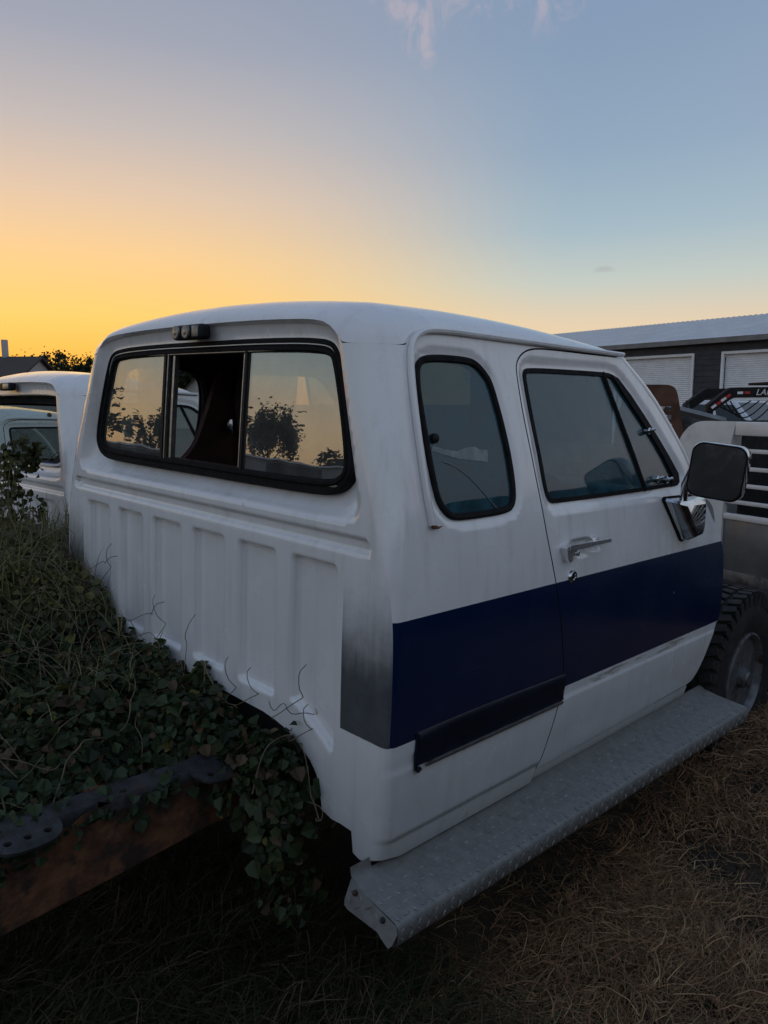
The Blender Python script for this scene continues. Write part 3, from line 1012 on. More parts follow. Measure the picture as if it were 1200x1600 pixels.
    for sx in (-.40, .40):
        mb.box((sx, 1.00 - cut, 1.14), (.66, .15, .66), .06, Matrix.Rotation(math.radians(-14), 3, 'X'), seg=3)
        mb.box((sx, 1.22 - cut, .83), (.66, .50, .18), .06, seg=3)
    mb.build('bench_seat', M['seat'], root)

# tilt of the truck on the uneven ground (truck frame -> world)
MT = Matrix([[0.9996861, -0.0002765, 0.0250523], [-0.0002765, 0.9997564, 0.0220696], [-0.0250523, -0.0220696, 0.9994425]])
MTn = np.array(MT)
def tw(P):
    return np.asarray(P, float) @ MTn.T

truck = empty('pickup_truck', 'white extended cab pickup with navy side stripe and no bed, in the foreground', 'pickup', mat=MT.to_4x4())
build_cab(truck, 0.0, True)

# ---- rear sliding window
rw = MB()
Vg, Fg = sweep_loop(GASKET, rear3, [(.002, -.012), (.002, .010), (-.004, .017), (-.013, .018), (-.017, .009), (-.021, .009), (-.026, .014), (-.034, .014), (-.037, .007), (-.041, .006), (-.043, -.014)])
rear_window = rw.add(Vg, Fg).build('rear_window', M['rubber'], truck, angle=25)
inner = offset(GASKET, -.036)
def rear_pane(name, x0, x1, n, mt):
    lp = cutline(cutline(inner, x0, True), x1, False)
    v2, f2 = cdt(resample(lp, .03), step=.08)
    return skin(name, v2, f2, lambda x, z: rear3(x, z, np.full(len(x), n)), [mt], rear_window, slab=.004)
rear_pane('pane', -.9, -.243, .002, M['rear_glass'])
rear_pane('pane', .243, .9, .002, M['rear_glass'])
rear_pane('sliding_pane', -.483, -.246, -.012, M['slide_glass'])
rear_pane('sliding_pane', .222, .471, -.012, M['slide_glass'])
for x, w_, n, mt in ((-.246, .014, .006, 'black'), (-.232, .008, .002, 'alu'), (-.200, .012, -.004, 'alu'), (-.212, .012, -.008, 'black'), (.226, .016, -.006, 'alu'), (.243, .012, .004, 'black')):
    za = np.linspace(1.466, 1.845, 6)
    mb = MB()
    q = rear3(np.full(6, x), za, np.full(6, n))
    for i in range(5):
        pass
    V_ = []
    for p in q:
        V_ += [(p[0] - w_ / 2, p[1] - .006, p[2]), (p[0] + w_ / 2, p[1] - .006, p[2]), (p[0] + w_ / 2, p[1] + .012, p[2]), (p[0] - w_ / 2, p[1] + .012, p[2])]
    F_ = [(i * 4 + k, i * 4 + (k + 1) % 4, (i + 1) * 4 + (k + 1) % 4, (i + 1) * 4 + k) for i in range(5) for k in range(4)] + [(3, 2, 1, 0), (20, 21, 22, 23)]
    mb.add(V_, F_).build('mullion', M[mt], rear_window, smooth=False)
mb = MB()
for n, dz in ((-.014, .0), (.004, -.004)):
    q = rear3(np.linspace(-.66, .70, 10), np.full(10, 1.472 + dz), np.full(10, n)); mb.tube([tuple(p) for p in q], .006, 6)
    q = rear3(np.linspace(-.56, .56, 10), np.full(10, 1.835), np.full(10, n)); mb.tube([tuple(p) for p in q], .006, 6)
mb.build('slide_track', M['alu'], rear_window)

# ---- cargo lamp above the window
mb = MB(); mb.box((0, .018, 1.8945), (.182, .040, .047), .012, seg=3)
cl = mb.build('cargo_lamp', M['black'], truck)
for x in (-.052, .010):
    mb = MB(); mb.lathe([(-.008, .0195), (-.004, .0215), (.0, .021)], 20, (x, -.003, 1.8945), 'y'); mb.build('lens', M['lens_cup'], cl)
    mb = MB(); mb.lathe([(-.012, .006), (-.009, .014), (-.006, .0175)], 20, (x, -.001, 1.8945), 'y'); mb.build('bulb_cover', M['lens'], cl)
MB().box((.060, -.0035, 1.8945), (.036, .006, .034), .002).build('clear_lens', M['lens_cup'], cl)

# ---- quarter window seal and glass on both sides
flat_s = make_side_map([])
for s in (1, -1):
    QW = QWIN if s > 0 else QWIN_L
    Vg, Fg = sweep_loop(QW, side3(flat_s), [(.003, -.016), (.003, -.003), (-.003, .000), (-.013, -.002), (-.016, -.008), (-.016, -.018)])
    qs = MB().add(Vg * [s, 1, 1], Fg).build('quarter_window', M['rubber'], truck, angle=30)
    v2, f2 = cdt(resample(offset(QW, -.010), .03), step=.06)
    skin('pane', v2, f2, flat_s, [M['quarter_glass'] if s > 0 else M['clear_glass']], qs, slab=.004, off=-.010, mirror=s < 0)
    p = flat_s(np.array([.213]), np.array([1.605]))[0]
    if s > 0:
        MB().lathe([(-.010, .013), (.0, .013), (.004, .008)], 14, tuple(p)).build('latch_knob', M['black'], qs)
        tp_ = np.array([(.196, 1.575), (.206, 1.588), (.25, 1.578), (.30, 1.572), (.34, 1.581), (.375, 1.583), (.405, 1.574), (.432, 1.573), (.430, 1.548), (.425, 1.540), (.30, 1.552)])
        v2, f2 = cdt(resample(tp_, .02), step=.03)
        skin('pale_strip', v2, f2, flat_s, [M['pale_mark']], qs, slab=.0006, off=-.0088)  # pale strip laid on the outer face of the glass
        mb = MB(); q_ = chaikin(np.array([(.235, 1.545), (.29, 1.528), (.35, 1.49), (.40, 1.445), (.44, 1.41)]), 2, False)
        mb.tube([tuple(flat_s(np.array([a]), np.array([b]))[0] - np.array([.0088, 0, 0])) for a, b in q_], .0012, 5); mb.build('thin_arc', M['pale_mark'], qs)  # thin pale arc laid on the glass

# ---- black rub moulding with bright lower trim on the quarter panel
fq_ = make_side_map([])
def side_pt(y, z, n):
    return side3(fq_)(np.array([y]), np.array([z]), np.array([n]))[0]
ys = np.linspace(.100, .792, 24)
prof = [(.7645, 0), (.766, .006), (.774, .0075), (.80, .008), (.824, .0075), (.838, .006), (.850, .004), (.855, 0)]
V_ = []
for i, y in enumerate(ys):
    bend = .012 * math.exp(-((y - .10) / .06) ** 2)
    for z, n in prof:
        V_.append(side_pt(y, z + .004 * math.sin(y * 5) * (z > .80), n + .001 + bend * (n > .005) * .3))
m_ = len(prof)
F_ = [(i * m_ + k, i * m_ + k + 1, (i + 1) * m_ + k + 1, (i + 1) * m_ + k) for i in range(len(ys) - 1) for k in range(m_ - 1)] + [tuple(range(m_)), tuple(range((len(ys) - 1) * m_, len(ys) * m_))]
mo = MB().add(V_, F_).build('rub_moulding', M['moulding'], truck)
V_ = []
for y in np.linspace(.138, .786, 20):
    for z, n in ((.752, .001), (.754, .009), (.764, .011), (.766, .001)):
        V_.append(side_pt(y, z, n))
F_ = [(i * 4 + k, i * 4 + k + 1, (i + 1) * 4 + k + 1, (i + 1) * 4 + k) for i in range(19) for k in range(3)]
MB().add(V_, F_).build('bright_trim', M['alu'], mo)
mb = MB(); mb.tube([side_pt(.100, .853, .003), side_pt(.098, .80, .006), side_pt(.097, .757, .006), side_pt(.105, .750, .005), side_pt(.116, .754, .004)], .006, 8); mb.build('peeling_end', M['moulding'], mo)

# ---- door mirror
mir = MB()
bx = float(cab_w(1.29))
mir_prof = [(1.435, 1.366), (1.445, 1.376), (1.70, 1.372), (1.712, 1.362), (1.678, 1.232), (1.664, 1.216), (1.575, 1.206), (1.560, 1.213)]
c_ = np.array(mir_prof).mean(0)
V_ = []
for k, (sc, xo) in enumerate(((1.0, -.012), (1.0, .006), (.96, .030), (.84, .055), (.60, .066))):
    for y, z in mir_prof:
        q = c_ + (np.array([y, z]) - c_) * sc + np.array([0, .02 * (1 - sc)])
        V_.append((float(cab_w(q[1])) + xo, q[0], q[1]))
n_ = len(mir_prof)
F_ = [(i * n_ + k, i * n_ + (k + 1) % n_, (i + 1) * n_ + (k + 1) % n_, (i + 1) * n_ + k) for i in range(4) for k in range(n_)] + [tuple(range(4 * n_, 5 * n_))]
side_mirror = MB().add(V_, F_).build('side_mirror', M['chrome'], truck, angle=32)
V_ = [(float(cab_w(z)) + .002, c_[0] + (y - c_[0]) * 1.07, c_[1] + (z - c_[1]) * 1.06) for y, z in mir_prof]
V_ += [(x + .006, y, z) for x, y, z in V_]
MB().add(V_, [tuple(range(n_)), tuple(range(n_, 2 * n_))] + [(i, (i + 1) % n_, n_ + (i + 1) % n_, n_ + i) for i in range(n_)]).build('bracket_gasket', M['rubber'], side_mirror)
MIRC = Vector((1.125, 1.458, 1.489))
rotm = Matrix.Rotation(math.radians(10), 3, 'Z') @ Matrix.Rotation(math.radians(5), 3, 'Y')
def rrect(hw, hh, r, n=6):
    out = []
    for cx, cy, a0 in ((hw - r, hh - r, 0), (-hw + r, hh - r, 90), (-hw + r, -hh + r, 180), (hw - r, -hh + r, 270)):
        for k in range(n + 1):
            a = math.radians(a0 + 90 * k / n); out.append((cx + r * math.cos(a), cy + r * math.sin(a)))
    return out
MW, MH = .094, .098
secs = [(-.004, .97), (-.006, 1.0), (.0, 1.02), (.05, 1.02), (.066, .96), (.076, .82), (.081, .5)]
V_ = []; base = rrect(MW, MH, .040)
for d, sc in secs:
    V_ += [MIRC + rotm @ Vector((a * sc, d, b * sc)) for a, b in base]
n_ = len(base)
F_ = [(i * n_ + k, i * n_ + (k + 1) % n_, (i + 1) * n_ + (k + 1) % n_, (i + 1) * n_ + k) for i in range(len(secs) - 1) for k in range(n_)] + [tuple(range((len(secs) - 1) * n_, len(secs) * n_)), tuple(range(n_))]
MB().add(V_, F_).build('mirror_shell', M['chrome'], side_mirror, angle=35)
V_ = []
for d, sc in ((-.009, .985), (-.0115, .975), (-.0115, .945), (-.007, .94)):
    V_ += [MIRC + rotm @ Vector((a * sc, d, b * sc)) for a, b in base]
F_ = [(i * n_ + k, i * n_ + (k + 1) % n_, (i + 1) * n_ + (k + 1) % n_, (i + 1) * n_ + k) for i in range(3) for k in range(n_)]
MB().add(V_, F_).build('mirror_rim', M['rubber'], side_mirror)
V_ = [MIRC + rotm @ Vector((a * .95, -.0085 - .003 * (1 - (a / MW) ** 2), b * .95)) for a, b in base]
MB().add(V_, [tuple(range(n_))]).build('mirror_glass', M['mirror'], side_mirror)
mb = MB(); mb.tube([(bx + .03, 1.520, 1.352), (bx + .032, 1.518, 1.385), (bx + .036, 1.508, 1.43), tuple(MIRC + rotm @ Vector((-.092, .045, .0)))], [.016, .014, .013, .013], 10)
mb.build('mirror_arm', M['chrome'], side_mirror)

# ---- diamond plate running board
RB0, RB1 = -.068, 2.02
def rb_x(y):
    return 1.087 + .0215 * (y - RB0)
rb_prof = [(.0, .066), (.004, .048), (.012, .034), (.03, .025), (.09, .014), (-.022, .002), (-.010, -.002), (-.003, -.009), (0, -.022), (-.003, -.052), (-.012, -.062), (-.02, -.060)]
def build_board():
    ys_ = np.concatenate([[RB0, RB0 + .03, RB0 + .066, RB0 + .074], np.linspace(.03, RB1, 28)])
    m = len(rb_prof); V = []; F = []
    for y in ys_:
        for k, (a, b) in enumerate(rb_prof):
            x = .912 + a if k < 5 else rb_x(y) + a
            V.append((x, y, .459 + (min(b, .036) if (k < 5 and y > RB0 + .07) else b)))
    for i in range(len(ys_) - 1):
        for k in range(m - 1):
            F.append((i * m + k, i * m + k + 1, (i + 1) * m + k + 1, (i + 1) * m + k))
    nb = len(V)
    V += [(x, y, z - .004) for x, y, z in V]
    F += [tuple(i + nb for i in f[::-1]) for f in F]
    return V, F
board = MB().add(*build_board()).build('running_board', M['tread'], truck, angle=50)
# raised lozenges of the tread plate, alternating direction
V_ = []; F_ = []
def lozenge(c, u, v, nrm_, L=.0125, wd=.0042, h=.0026):
    b = len(V_)
    for a, e, g in ((-1, 0, 0), (0, -1, 0), (1, 0, 0), (0, 1, 0), (-.45, 0, 1), (.45, 0, 1)):
        V_.append(c + u * a * L + v * e * wd + nrm_ * g * h)
    F_.extend([(b, b + 1, b + 4), (b + 1, b + 5, b + 4), (b + 1, b + 2, b + 5), (b + 2, b + 3, b + 5), (b + 3, b + 4, b + 5), (b + 3, b, b + 4)])
pitch = .030
iy = 0
y = RB0 + .015
while y < RB1 - .01:
    for ix in range(8):
        a = -.018 - ix * pitch + (.0)
        if rb_x(y) + a < .955:
            continue
        ang = math.radians(4 if (ix + iy) % 2 == 0 else 88)
        u = Vector((math.cos(ang), math.sin(ang), 0)); v = Vector((-math.sin(ang), math.cos(ang), 0))
        zz = .459 + float(np.interp(rb_x(y) + a, [.942, 1.002, rb_x(y) - .022], [.025, .014, .002]))
        lozenge(Vector((rb_x(y) + a, y, zz)), u, v, Vector((0, 0, 1)))
    for b in (-.022, -.044):
        ang = math.radians(50 if (iy + (b < -.03)) % 2 == 0 else -50)
        u = Vector((0, math.cos(ang), math.sin(ang))); v = Vector((0, -math.sin(ang), math.cos(ang)))
        lozenge(Vector((rb_x(y) - .0005, y, .459 + b)), u, v, Vector((1, 0, 0)), .010)
    y += pitch; iy += 1
mesh('tread_pattern', V_, F_, M['tread_edge'], board, smooth=False, kind='stuff')
# bent end plate with two bolts
def plate(pts, th, nrm_):
    n = len(pts); P = [Vector(p) for p in pts]; N = Vector(nrm_).normalized() * th
    return [tuple(p) for p in P] + [tuple(p + N) for p in P], [tuple(range(n)), tuple(range(2 * n - 1, n - 1, -1))] + [(i, (i + 1) % n, n + (i + 1) % n, n + i) for i in range(n)]
x0, x1 = rb_x(RB0) - .215, rb_x(RB0)
ep = [(.917, -.066, .500), (.95, -.069, .484), (1.05, -.071, .463), (1.080, -.071, .456), (1.089, -.074, .440), (1.082, -.084, .412), (1.074, -.088, .402), (1.064, -.088, .406), (1.035, -.088, .424),
      (.928, -.087, .425), (.914, -.086, .430), (.909, -.081, .442)]
x0, x1 = .914, 1.087
endp = MB().add(*plate(ep, .004, (0, .8, -.6))).build('end_plate', M['tread'], board, angle=60)
for t_ in (.16, .74):
    p = Vector((x0 + (x1 - x0) * t_, RB0 - .008, .478 - .034 * t_))
    mb = MB(); mb.lathe([(-.002, .0075), (.003, .0075), (.006, .005)], 10, (0, 0, 0), 'z')
    q = Vector((0, -.75, .66)).normalized().to_track_quat('Z', 'Y').to_matrix()
    mb.V = [tuple(p + q @ Vector(v)) for v in mb.V]
    mb.build('bolt', M['grease'], endp)
V_ = []; F_ = []
pa, pd, pb = Vector((.917, -.066, .500)), Vector((1.080, -.071, .456)), Vector((.914, -.086, .430))
pu = (pd - pa).normalized(); pn = pu.cross(pb - pa).normalized(); pn = pn if pn.y < 0 else -pn; pv = pn.cross(pu).normalized(); pv = pv if pv.z < 0 else -pv
for k in range(5):
    for j in range(2):
        ang = math.radians(35 if (k + j) % 2 else -55)
        lozenge(pa + pu * (.022 + .030 * k) + pv * (.022 + .026 * j) + pn * .0005, pu * math.cos(ang) + pv * math.sin(ang), -pu * math.sin(ang) + pv * math.cos(ang), pn)
mesh('end_plate_pattern', V_, F_, M['tread'], endp, smooth=False, kind='stuff')
# board brackets
for y in (.25, 1.0, 1.75):
    MB().box((.86, y, .44), (.36, .05, .012)).build('board_bracket', M['grease'], board, smooth=False)

# ---- chassis: rails behind and under the cab, with bed mounts
def rail(s):
    mb = MB()
    ys_ = [-2.6, -1.6, -.9, -.75, -.45, -.18, .05, .6, 1.3, 2.0, 3.1]
    zt = [.70, .70, .668, .666, .665, .658, .64, .56, .53, .53, .53]
    zb = [.52, .50, .405, .415, .445, .478, .485, .40, .36, .36, .38]
    X0, X1 = .375, .452
    prof = lambda y, t, b: [(X0, t - .006), (X0, t), (X1 - .008, t), (X1, t - .008), (X1, b + .008), (X1 - .008, b), (X0, b), (X0, b + .006), (X1 - .010, b + .006), (X1 - .007, b + .010), (X1 - .007, t - .010), (X1 - .010, t - .006)]
    V = []; m = 12
    for y, t, b in zip(ys_, zt, zb):
        V += [(s * x, y, z) for x, z in prof(y, t, b)]
    F = [(i * m + k, i * m + (k + 1) % m, (i + 1) * m + (k + 1) % m, (i + 1) * m + k) for i in range(len(ys_) - 1) for k in range(m)]
    F += [tuple(range(m)), tuple(range((len(ys_) - 1) * m, len(ys_) * m))]
    mb.add(V, F)
    r_ = mb.build('frame_rail', M['rust'], truck, angle=30)
    # greasy top flange coat
    Vt = []; Ft = []
    yy_ = np.linspace(-2.6, .6, 90)
    for i, (y, t) in enumerate(zip(yy_, np.interp(yy_, ys_, zt))):
        e = .006 * math.sin(i * .9) + .005 * rng.normal()
        Vt += [(s * (X0 - .001), y, t + .0015), (s * (X1 - .006), y, t + .0015), (s * (X1 + .0015), y, t - .008), (s * (X1 + .0015), y, t - .03 + e * 3)]
    Ft = [(i * 4 + k, i * 4 + k + 1, (i + 1) * 4 + k + 1, (i + 1) * 4 + k) for i in range(89) for k in range(3)]
    MB().add(Vt, Ft).build('flange_coat', M['grease'], r_)
    for yc in (-.17, -.70):
        zt_ = float(np.interp(yc, ys_, zt)) + .006
        outl = chaikin(np.array([(.37, yc - .085), (.50, yc - .085), (.535, yc - .05), (.535, yc + .05), (.50, yc + .085), (.37, yc + .085)]), 2)
        th = np.linspace(0, 2 * math.pi, 11)[:-1]
        holes = [np.stack([.495 + .010 * np.cos(th), yc + o_ + .010 * np.sin(th)], 1) for o_ in (-.045, 0, .045)] + [np.stack([.415 + .012 * np.cos(th), yc + .05 + .012 * np.sin(th)], 1)]
        v2, f2 = cdt(resample(outl, .02), holes, step=.03)
        skin('bed_mount', v2, f2, lambda a, b, z_=zt_: np.stack([a, b, np.full(len(a), z_) - .25 * np.maximum(a - .50, 0)], 1), [M['grease']], r_, slab=.008, mirror=s < 0)
    return r_
rail(1); rail(-1)
mb = MB(); mb.box((0, -1.35, .60), (.78, .09, .12), .01); mb.build('cross_member', M['rust'], truck)
mb = MB(); mb.box((0, -.45, .585), (.76, .08, .10), .01); mb.build('cross_member', M['rust'], truck)
# rear axle, no wheels showing above the weeds
mb = MB(); mb.tube([(-.80, -1.62, .36), (.80, -1.62, .36)], .05, 10); mb.lathe([(-.16, .05), (-.08, .14), (.08, .14), (.16, .05)], 18, (-.05, -1.62, .36)); mb.build('rear_axle', M['rust'], truck)
mb = MB(); mb.tube([(-.72, 2.44, .44), (.72, 2.44, .44)], .045, 10); mb.build('front_axle', M['grease'], truck)
mb = MB(); mb.box((0, 2.52, .62), (.42, .62, .34), .05, seg=3); mb.box((0, 2.50, .84), (.30, .52, .10), .03); mb.lathe([(0, .09), (.03, .09)], 16, (0, 2.84, .72), 'y'); mb.build('engine_block', M['grease'], truck)

mb = MB(); p0 = Vector((float(cab_w(1.389)) + .012, .147, 1.386)); mb.tube([p0 + Vector((0, -.004, .006)), p0, p0 + Vector((.001, .020, -.004)), p0 + Vector((.0, .034, -.001))], [.006, .007, .003, .001], 6); mb.build('rust_stain', M['rust'], truck)

# ---- front wheels
def wheel(s):
    cx, cy, cz = .83 * s, 2.45, .437
    root = mb = None
    prof = [(-.115, .215), (-.128, .25), (-.135, .31), (-.128, .375), (-.108, .405), (-.05, .414), (.05, .414), (.108, .405), (.128, .375), (.135, .31), (.128, .25), (.115, .215), (.10, .208), (-.10, .208)]
    mb = MB()
    n = 72; V = []; F = []
    for a, r in prof:
        for k in range(n):
            t = 2 * math.pi * k / n; V.append((cx + a * s, cy + r * math.cos(t), cz + r * math.sin(t)))
    m = len(prof)
    F = [(i * n + k, i * n + (k + 1) % n, ((i + 1) % m) * n + (k + 1) % n, ((i + 1) % m) * n + k) for i in range(m) for k in range(n)]
    mb.add(V, F)
    # tread blocks
    for k in range(44):
        t0 = 2 * math.pi * k / 44
        for row, (a, wid, dt, hh) in enumerate(((-.098, .058, .0, .026), (-.034, .050, .5, .022), (.034, .050, .0, .022), (.098, .058, .5, .026))):
            t = t0 + dt * 2 * math.pi / 44
            r = .414 if abs(a) < .06 else .408
            Rm = Matrix.Rotation(t - math.pi / 2, 3, 'X') @ Matrix.Rotation(math.radians(18 if row % 2 else -18), 3, 'Z')
            p = Vector((cx + a * s, cy + (r + .004) * math.cos(t), cz + (r + .004) * math.sin(t)))
            mb.box(p, (wid, .036, hh), .0, Rm)
            if abs(a) > .06:
                q = Vector((cx + math.copysign(.124, a) * s, cy + .385 * math.cos(t), cz + .385 * math.sin(t)))
                mb.box(q, (.018, .034, .05), .0, Matrix.Rotation(t - math.pi / 2, 3, 'X'))
    w_ = empty_part = None
    tyre = mb.build('wheel', M['tyre'], truck, angle=30)
    mb = MB(); o = 1 * s
    mb.lathe([(p[0] * o, p[1]) for p in [(.10, .222), (.128, .224), (.134, .214), (.126, .206), (.10, .200), (.06, .188), (.015, .180), (.0, .165), (-.01, .14), (.03, .125), (.05, .11), (.055, .06), (.05, .02)]], 40, (cx, cy, cz))
    rim = mb.build('rim', M['steel'], tyre, angle=35)
    mb = MB(); mb.lathe([(p[0] * o, p[1]) for p in [(.04, .07), (.10, .066), (.105, .05), (.135, .047), (.14, .035), (.15, .030)]], 24, (cx, cy, cz)); mb.build('hub', M['steel'], tyre)
    for k in range(8):
        t = 2 * math.pi * k / 8
        mb = MB(); mb.lathe([(.05 * o, .011), (.075 * o, .011), (.08 * o, .007)], 6, (cx, cy + .083 * math.cos(t), cz + .083 * math.sin(t))); mb.build('lug_nut', M['steel'], rim)
wheel(1); wheel(-1)
# cowl side and hanging wire
mb = MB()
cp = chaikin(np.array([(1.84, 1.325), (1.95, 1.335), (2.05, 1.32), (2.12, 1.26), (2.145, 1.15), (2.14, .9), (2.10, .72), (1.84, .70)]), 2)
mb.prism([tuple(p) for p in cp], (.80, 0, 0), (0, 1, 0), (0, 0, 1), (.07, 0, 0))
cw = mb.build('cowl_panel', M['primer'], truck)
mb = MB(); mb.prism([(2.0, 1.262), (2.02, 1.268), (2.085, 1.205), (2.10, 1.16), (2.085, 1.165), (2.06, 1.21)], (.866, 0, 0), (0, 1, 0), (0, 0, 1), (.008, 0, 0)); mb.build('cowl_slot', M['dark'], cw)
mb = MB(); mb.prism([(1.80, 1.33), (1.90, 1.34), (2.03, 1.325), (2.10, 1.27), (1.80, 1.27)], (-.80, 0, 0), (0, 1, 0), (0, 0, 1), (1.6, 0, 0)); mb.build('cowl_top', M['white'], truck)
mb = MB(); mb.tube(chaikin([(.86, 2.10, .97), (.872, 2.15, .968), (.875, 2.22, .92), (.872, 2.255, .84), (.87, 2.26, .80)], 2, False), .0045, 6); mb.build('wire', M['alu'], truck)
# ---- inside: left B-pillar trim with hanging belt
tr = chaikin(np.array([(.60, 1.88), (.585, 1.75), (.572, 1.66), (.555, 1.58), (.535, 1.50), (.495, 1.44), (.44, 1.40), (.38, 1.38), (.85, 1.34), (.83, 1.5), (.77, 1.7), (.75, 1.88)]), 2)
v2, f2 = cdt(resample(tr, .03), step=.06)
skin('pillar_trim', v2, f2, make_side_map([]), [M['trim']], truck, slab=.03, off=-.055, mirror=True)
mb = MB(); mb.tube(chaikin([(-.74, .70, 1.86), (-.755, .70, 1.72), (-.80, .72, 1.60), (-.83, .78, 1.47), (-.84, .80, 1.3)], 2, False), .02, 8, flat=.15); bl = mb.build('seat_belt', M['liner'], truck)
MB().box((-.80, .685, 1.56), (.012, .03, .07), .004).build('belt_tongue', M['chrome'], bl)

# ------------------------------------------------------------------ placing helpers
CR = np.array(CAM_ROT); CP = np.array(CAM_POS)
def at(px, py, d):
    """point seen in direction (px, py) of the 1200x1600 frame at horizontal distance d"""
    r = CR @ np.array([px - 600, 800 - py, -1187.98])
    return Vector(CP + r / np.hypot(r[0], r[1]) * d)
def upright(p, yaw):
    m = Matrix.Rotation(yaw, 4, 'Z'); m.translation = p
    return m

# ------------------------------------------------------------------ neighbouring truck of the same make, regular cab, stripped rear window
nb = empty('pickup_truck', 'white regular cab pickup with glassless rear window beside the striped one', 'pickup', mat=(Matrix.Translation((-2.648, .275, -.12)) @ Matrix.Rotation(math.radians(-3.0), 4, 'X')))
build_cab(nb, .44, False)
Vg, Fg = sweep_loop(offset(GASKET, -.014), rear3, [(.006, -.004), (.004, .003), (-.008, .003), (-.010, -.012)])
MB().add(Vg, Fg).build('window_flange', M['white'], nb)
q = rear3(np.linspace(-.62, .66, 8), np.full(8, 1.456), np.full(8, -.006))
mb = MB(); mb.tube([tuple(p) for p in q], .010, 6); mb.build('blue_sealant', pm('blue tape', (.02, .06, .22), .6), nb)
mb = MB(); mb.box((0, .018, 1.8945), (.182, .040, .047), .012, seg=3); c2 = mb.build('cargo_lamp', M['black'], nb)
MB().box((.03, -.0035, 1.8945), (.09, .006, .032), .002).build('clear_lens', M['alu'], c2)
for s in (1, -1):
    pth = chaikin(np.array([(s * .98, 1.40, .62), (s * .99, 1.42, 1.02), (s * .97, 1.5, 1.12), (s * .90, 1.6, 1.16)]), 2, False)
    mb = MB(); mb.box((s * .80, 2.0, .86), (.36, 1.2, .52), .10, seg=4); mb.build('fender', M['white'], nb)
mb = MB(); mb.box((0, 1.98, 1.13), (1.62, 1.22, .14), .06, seg=4); mb.build('hood', M['white'], nb)
mb = MB(); mb.box((0, 2.62, .86), (1.66, .08, .40), .03); mb.build('grille', M['black'], nb)
for s in (1, -1):
    mb = MB(); mb.lathe([(-.11, .20), (-.13, .30), (-.11, .37), (0, .385), (.11, .37), (.13, .30), (.11, .20), (.05, .19), (.04, .05)], 40, (s * .80, 2.05, .47)); mb.build('wheel', M['tyre'], nb)
    p = flat_s(np.array([.62]), np.array([1.86]))[0]
    MB().lathe([(0, .02), (.012, .018), (.016, .008)], 14, (s * .79, .58, 1.925)).build('marker_lamp', M['amber_off'], nb)
for s in (1, -1):
    mb = MB(); mb.box((s * .41, -.8, .56), (.075, 2.6, .17), .008); mb.build('frame_rail', M['rust'], nb)

# a third cab of the same row, seen through the neighbour's empty window
third = copy_tree(nb)
third.name = 'pickup_truck'
third.matrix_world = Matrix.Translation((-5.45, .75, -.33)) @ Matrix.Rotation(math.radians(-2.0), 4, 'X')
third['label'] = 'white pickup cab seen through the glassless rear window of the regular cab'

# ------------------------------------------------------------------ vines
def leaf_mesh(P, N, U, size, cols, name, parent, fold=.25, **kw):
    """heart-ish leaf of two folded halves at each point: P positions, N normals, U tip directions"""
    P = np.asarray(P); n = len(P)
    N = N / np.linalg.norm(N, axis=1)[:, None]
    U = U - N * (U * N).sum(1)[:, None]; U /= np.linalg.norm(U, axis=1)[:, None] + 1e-9
    S_ = np.cross(N, U)
    tpl = [(0, 0, 0), (.5, .28, fold), (.40, .70, fold * .8), (0, 1.05, -.05), (-.40, .70, fold * .8), (-.5, .28, fold)]
    V = np.stack([P + (S_ * a + U * b + N * c_) * size[:, None] for a, b, c_ in tpl], 1).reshape(-1, 3)
    b = np.arange(n)[:, None] * 6
    Q = np.concatenate([b + [0, 1, 2, 3], b + [0, 3, 4, 5]], 0)
    return fast_mesh(name, V, Q, M['leaf'], parent, colors=np.repeat(np.c_[cols, np.ones(n)], 6, 0), **kw)

def vnoise(x, y, f, seed=0):
    r_ = np.random.default_rng(seed)
    out = 0
    for k in range(5):
        a = r_.uniform(0, 2 * math.pi); ph = r_.uniform(0, 6.28); ff = f * r_.uniform(.6, 1.7)
        out = out + np.sin((x * math.cos(a) + y * math.sin(a)) * ff + ph)
    return out / 5

def mound(x, y):
    hx = np.interp(x, [-3.4, -2.4, -1.7, -1.2, -.95, -.7, -.43, -.14, .12, .26, .34, .40], [.70, .88, .97, 1.01, 1.02, .98, .86, .785, .72, .655, .56, .40])
    near = np.interp(x, [.12, .45, .60, .68, .74, .80], [.80, .79, .735, .63, .50, .20])
    k = sstep(-.30, -.12, y)
    h = np.where(x > .12, hx * (1 - k) + near * k, hx)
    far = sstep(-.9, -2.6, y) * .5
    return h + .075 * vnoise(x, y, 7, 3) + .045 * vnoise(x, y, 17, 4) - far * h
def mound_pts(n):
    out = []
    while len(out) < n:
        x = rng.uniform(-3.1, .78, n * 3); y = rng.uniform(-1.7, .38, n * 3)
        ylim = np.where(x > -.99, -.02, np.where(x > -1.66, .40, .26))
        dens = np.interp(y - (-.76 - (x - .4) * .35), [-1.2, -.35, 0], [.12, .35, 1.0])      # thinner where nothing shows
        ok = (y < ylim) & (rng.random(n * 3) < dens) & ~((x > .345) & (y < -.20)) & (mound(x, y) > .18)
        out += list(zip(x[ok], y[ok]))
    return np.array(out[:n])
thicket = empty('vine_thicket', 'dense tangle of bindweed vines heaped behind the cabs over the bare chassis', 'vine')
n = 30000
XY = mound_pts(n); x, y = XY[:, 0], XY[:, 1]
e = .02
gx = (mound(x + e, y) - mound(x - e, y)) / (2 * e); gy = (mound(x, y + e) - mound(x, y - e)) / (2 * e)
Nn = np.stack([-gx, -gy, np.ones(n)], 1); Nn /= np.linalg.norm(Nn, axis=1)[:, None]
depth = rng.exponential(.035, n)
P = np.stack([x, y, mound(x, y)], 1) - Nn * depth[:, None] + rng.normal(0, .012, (n, 3))
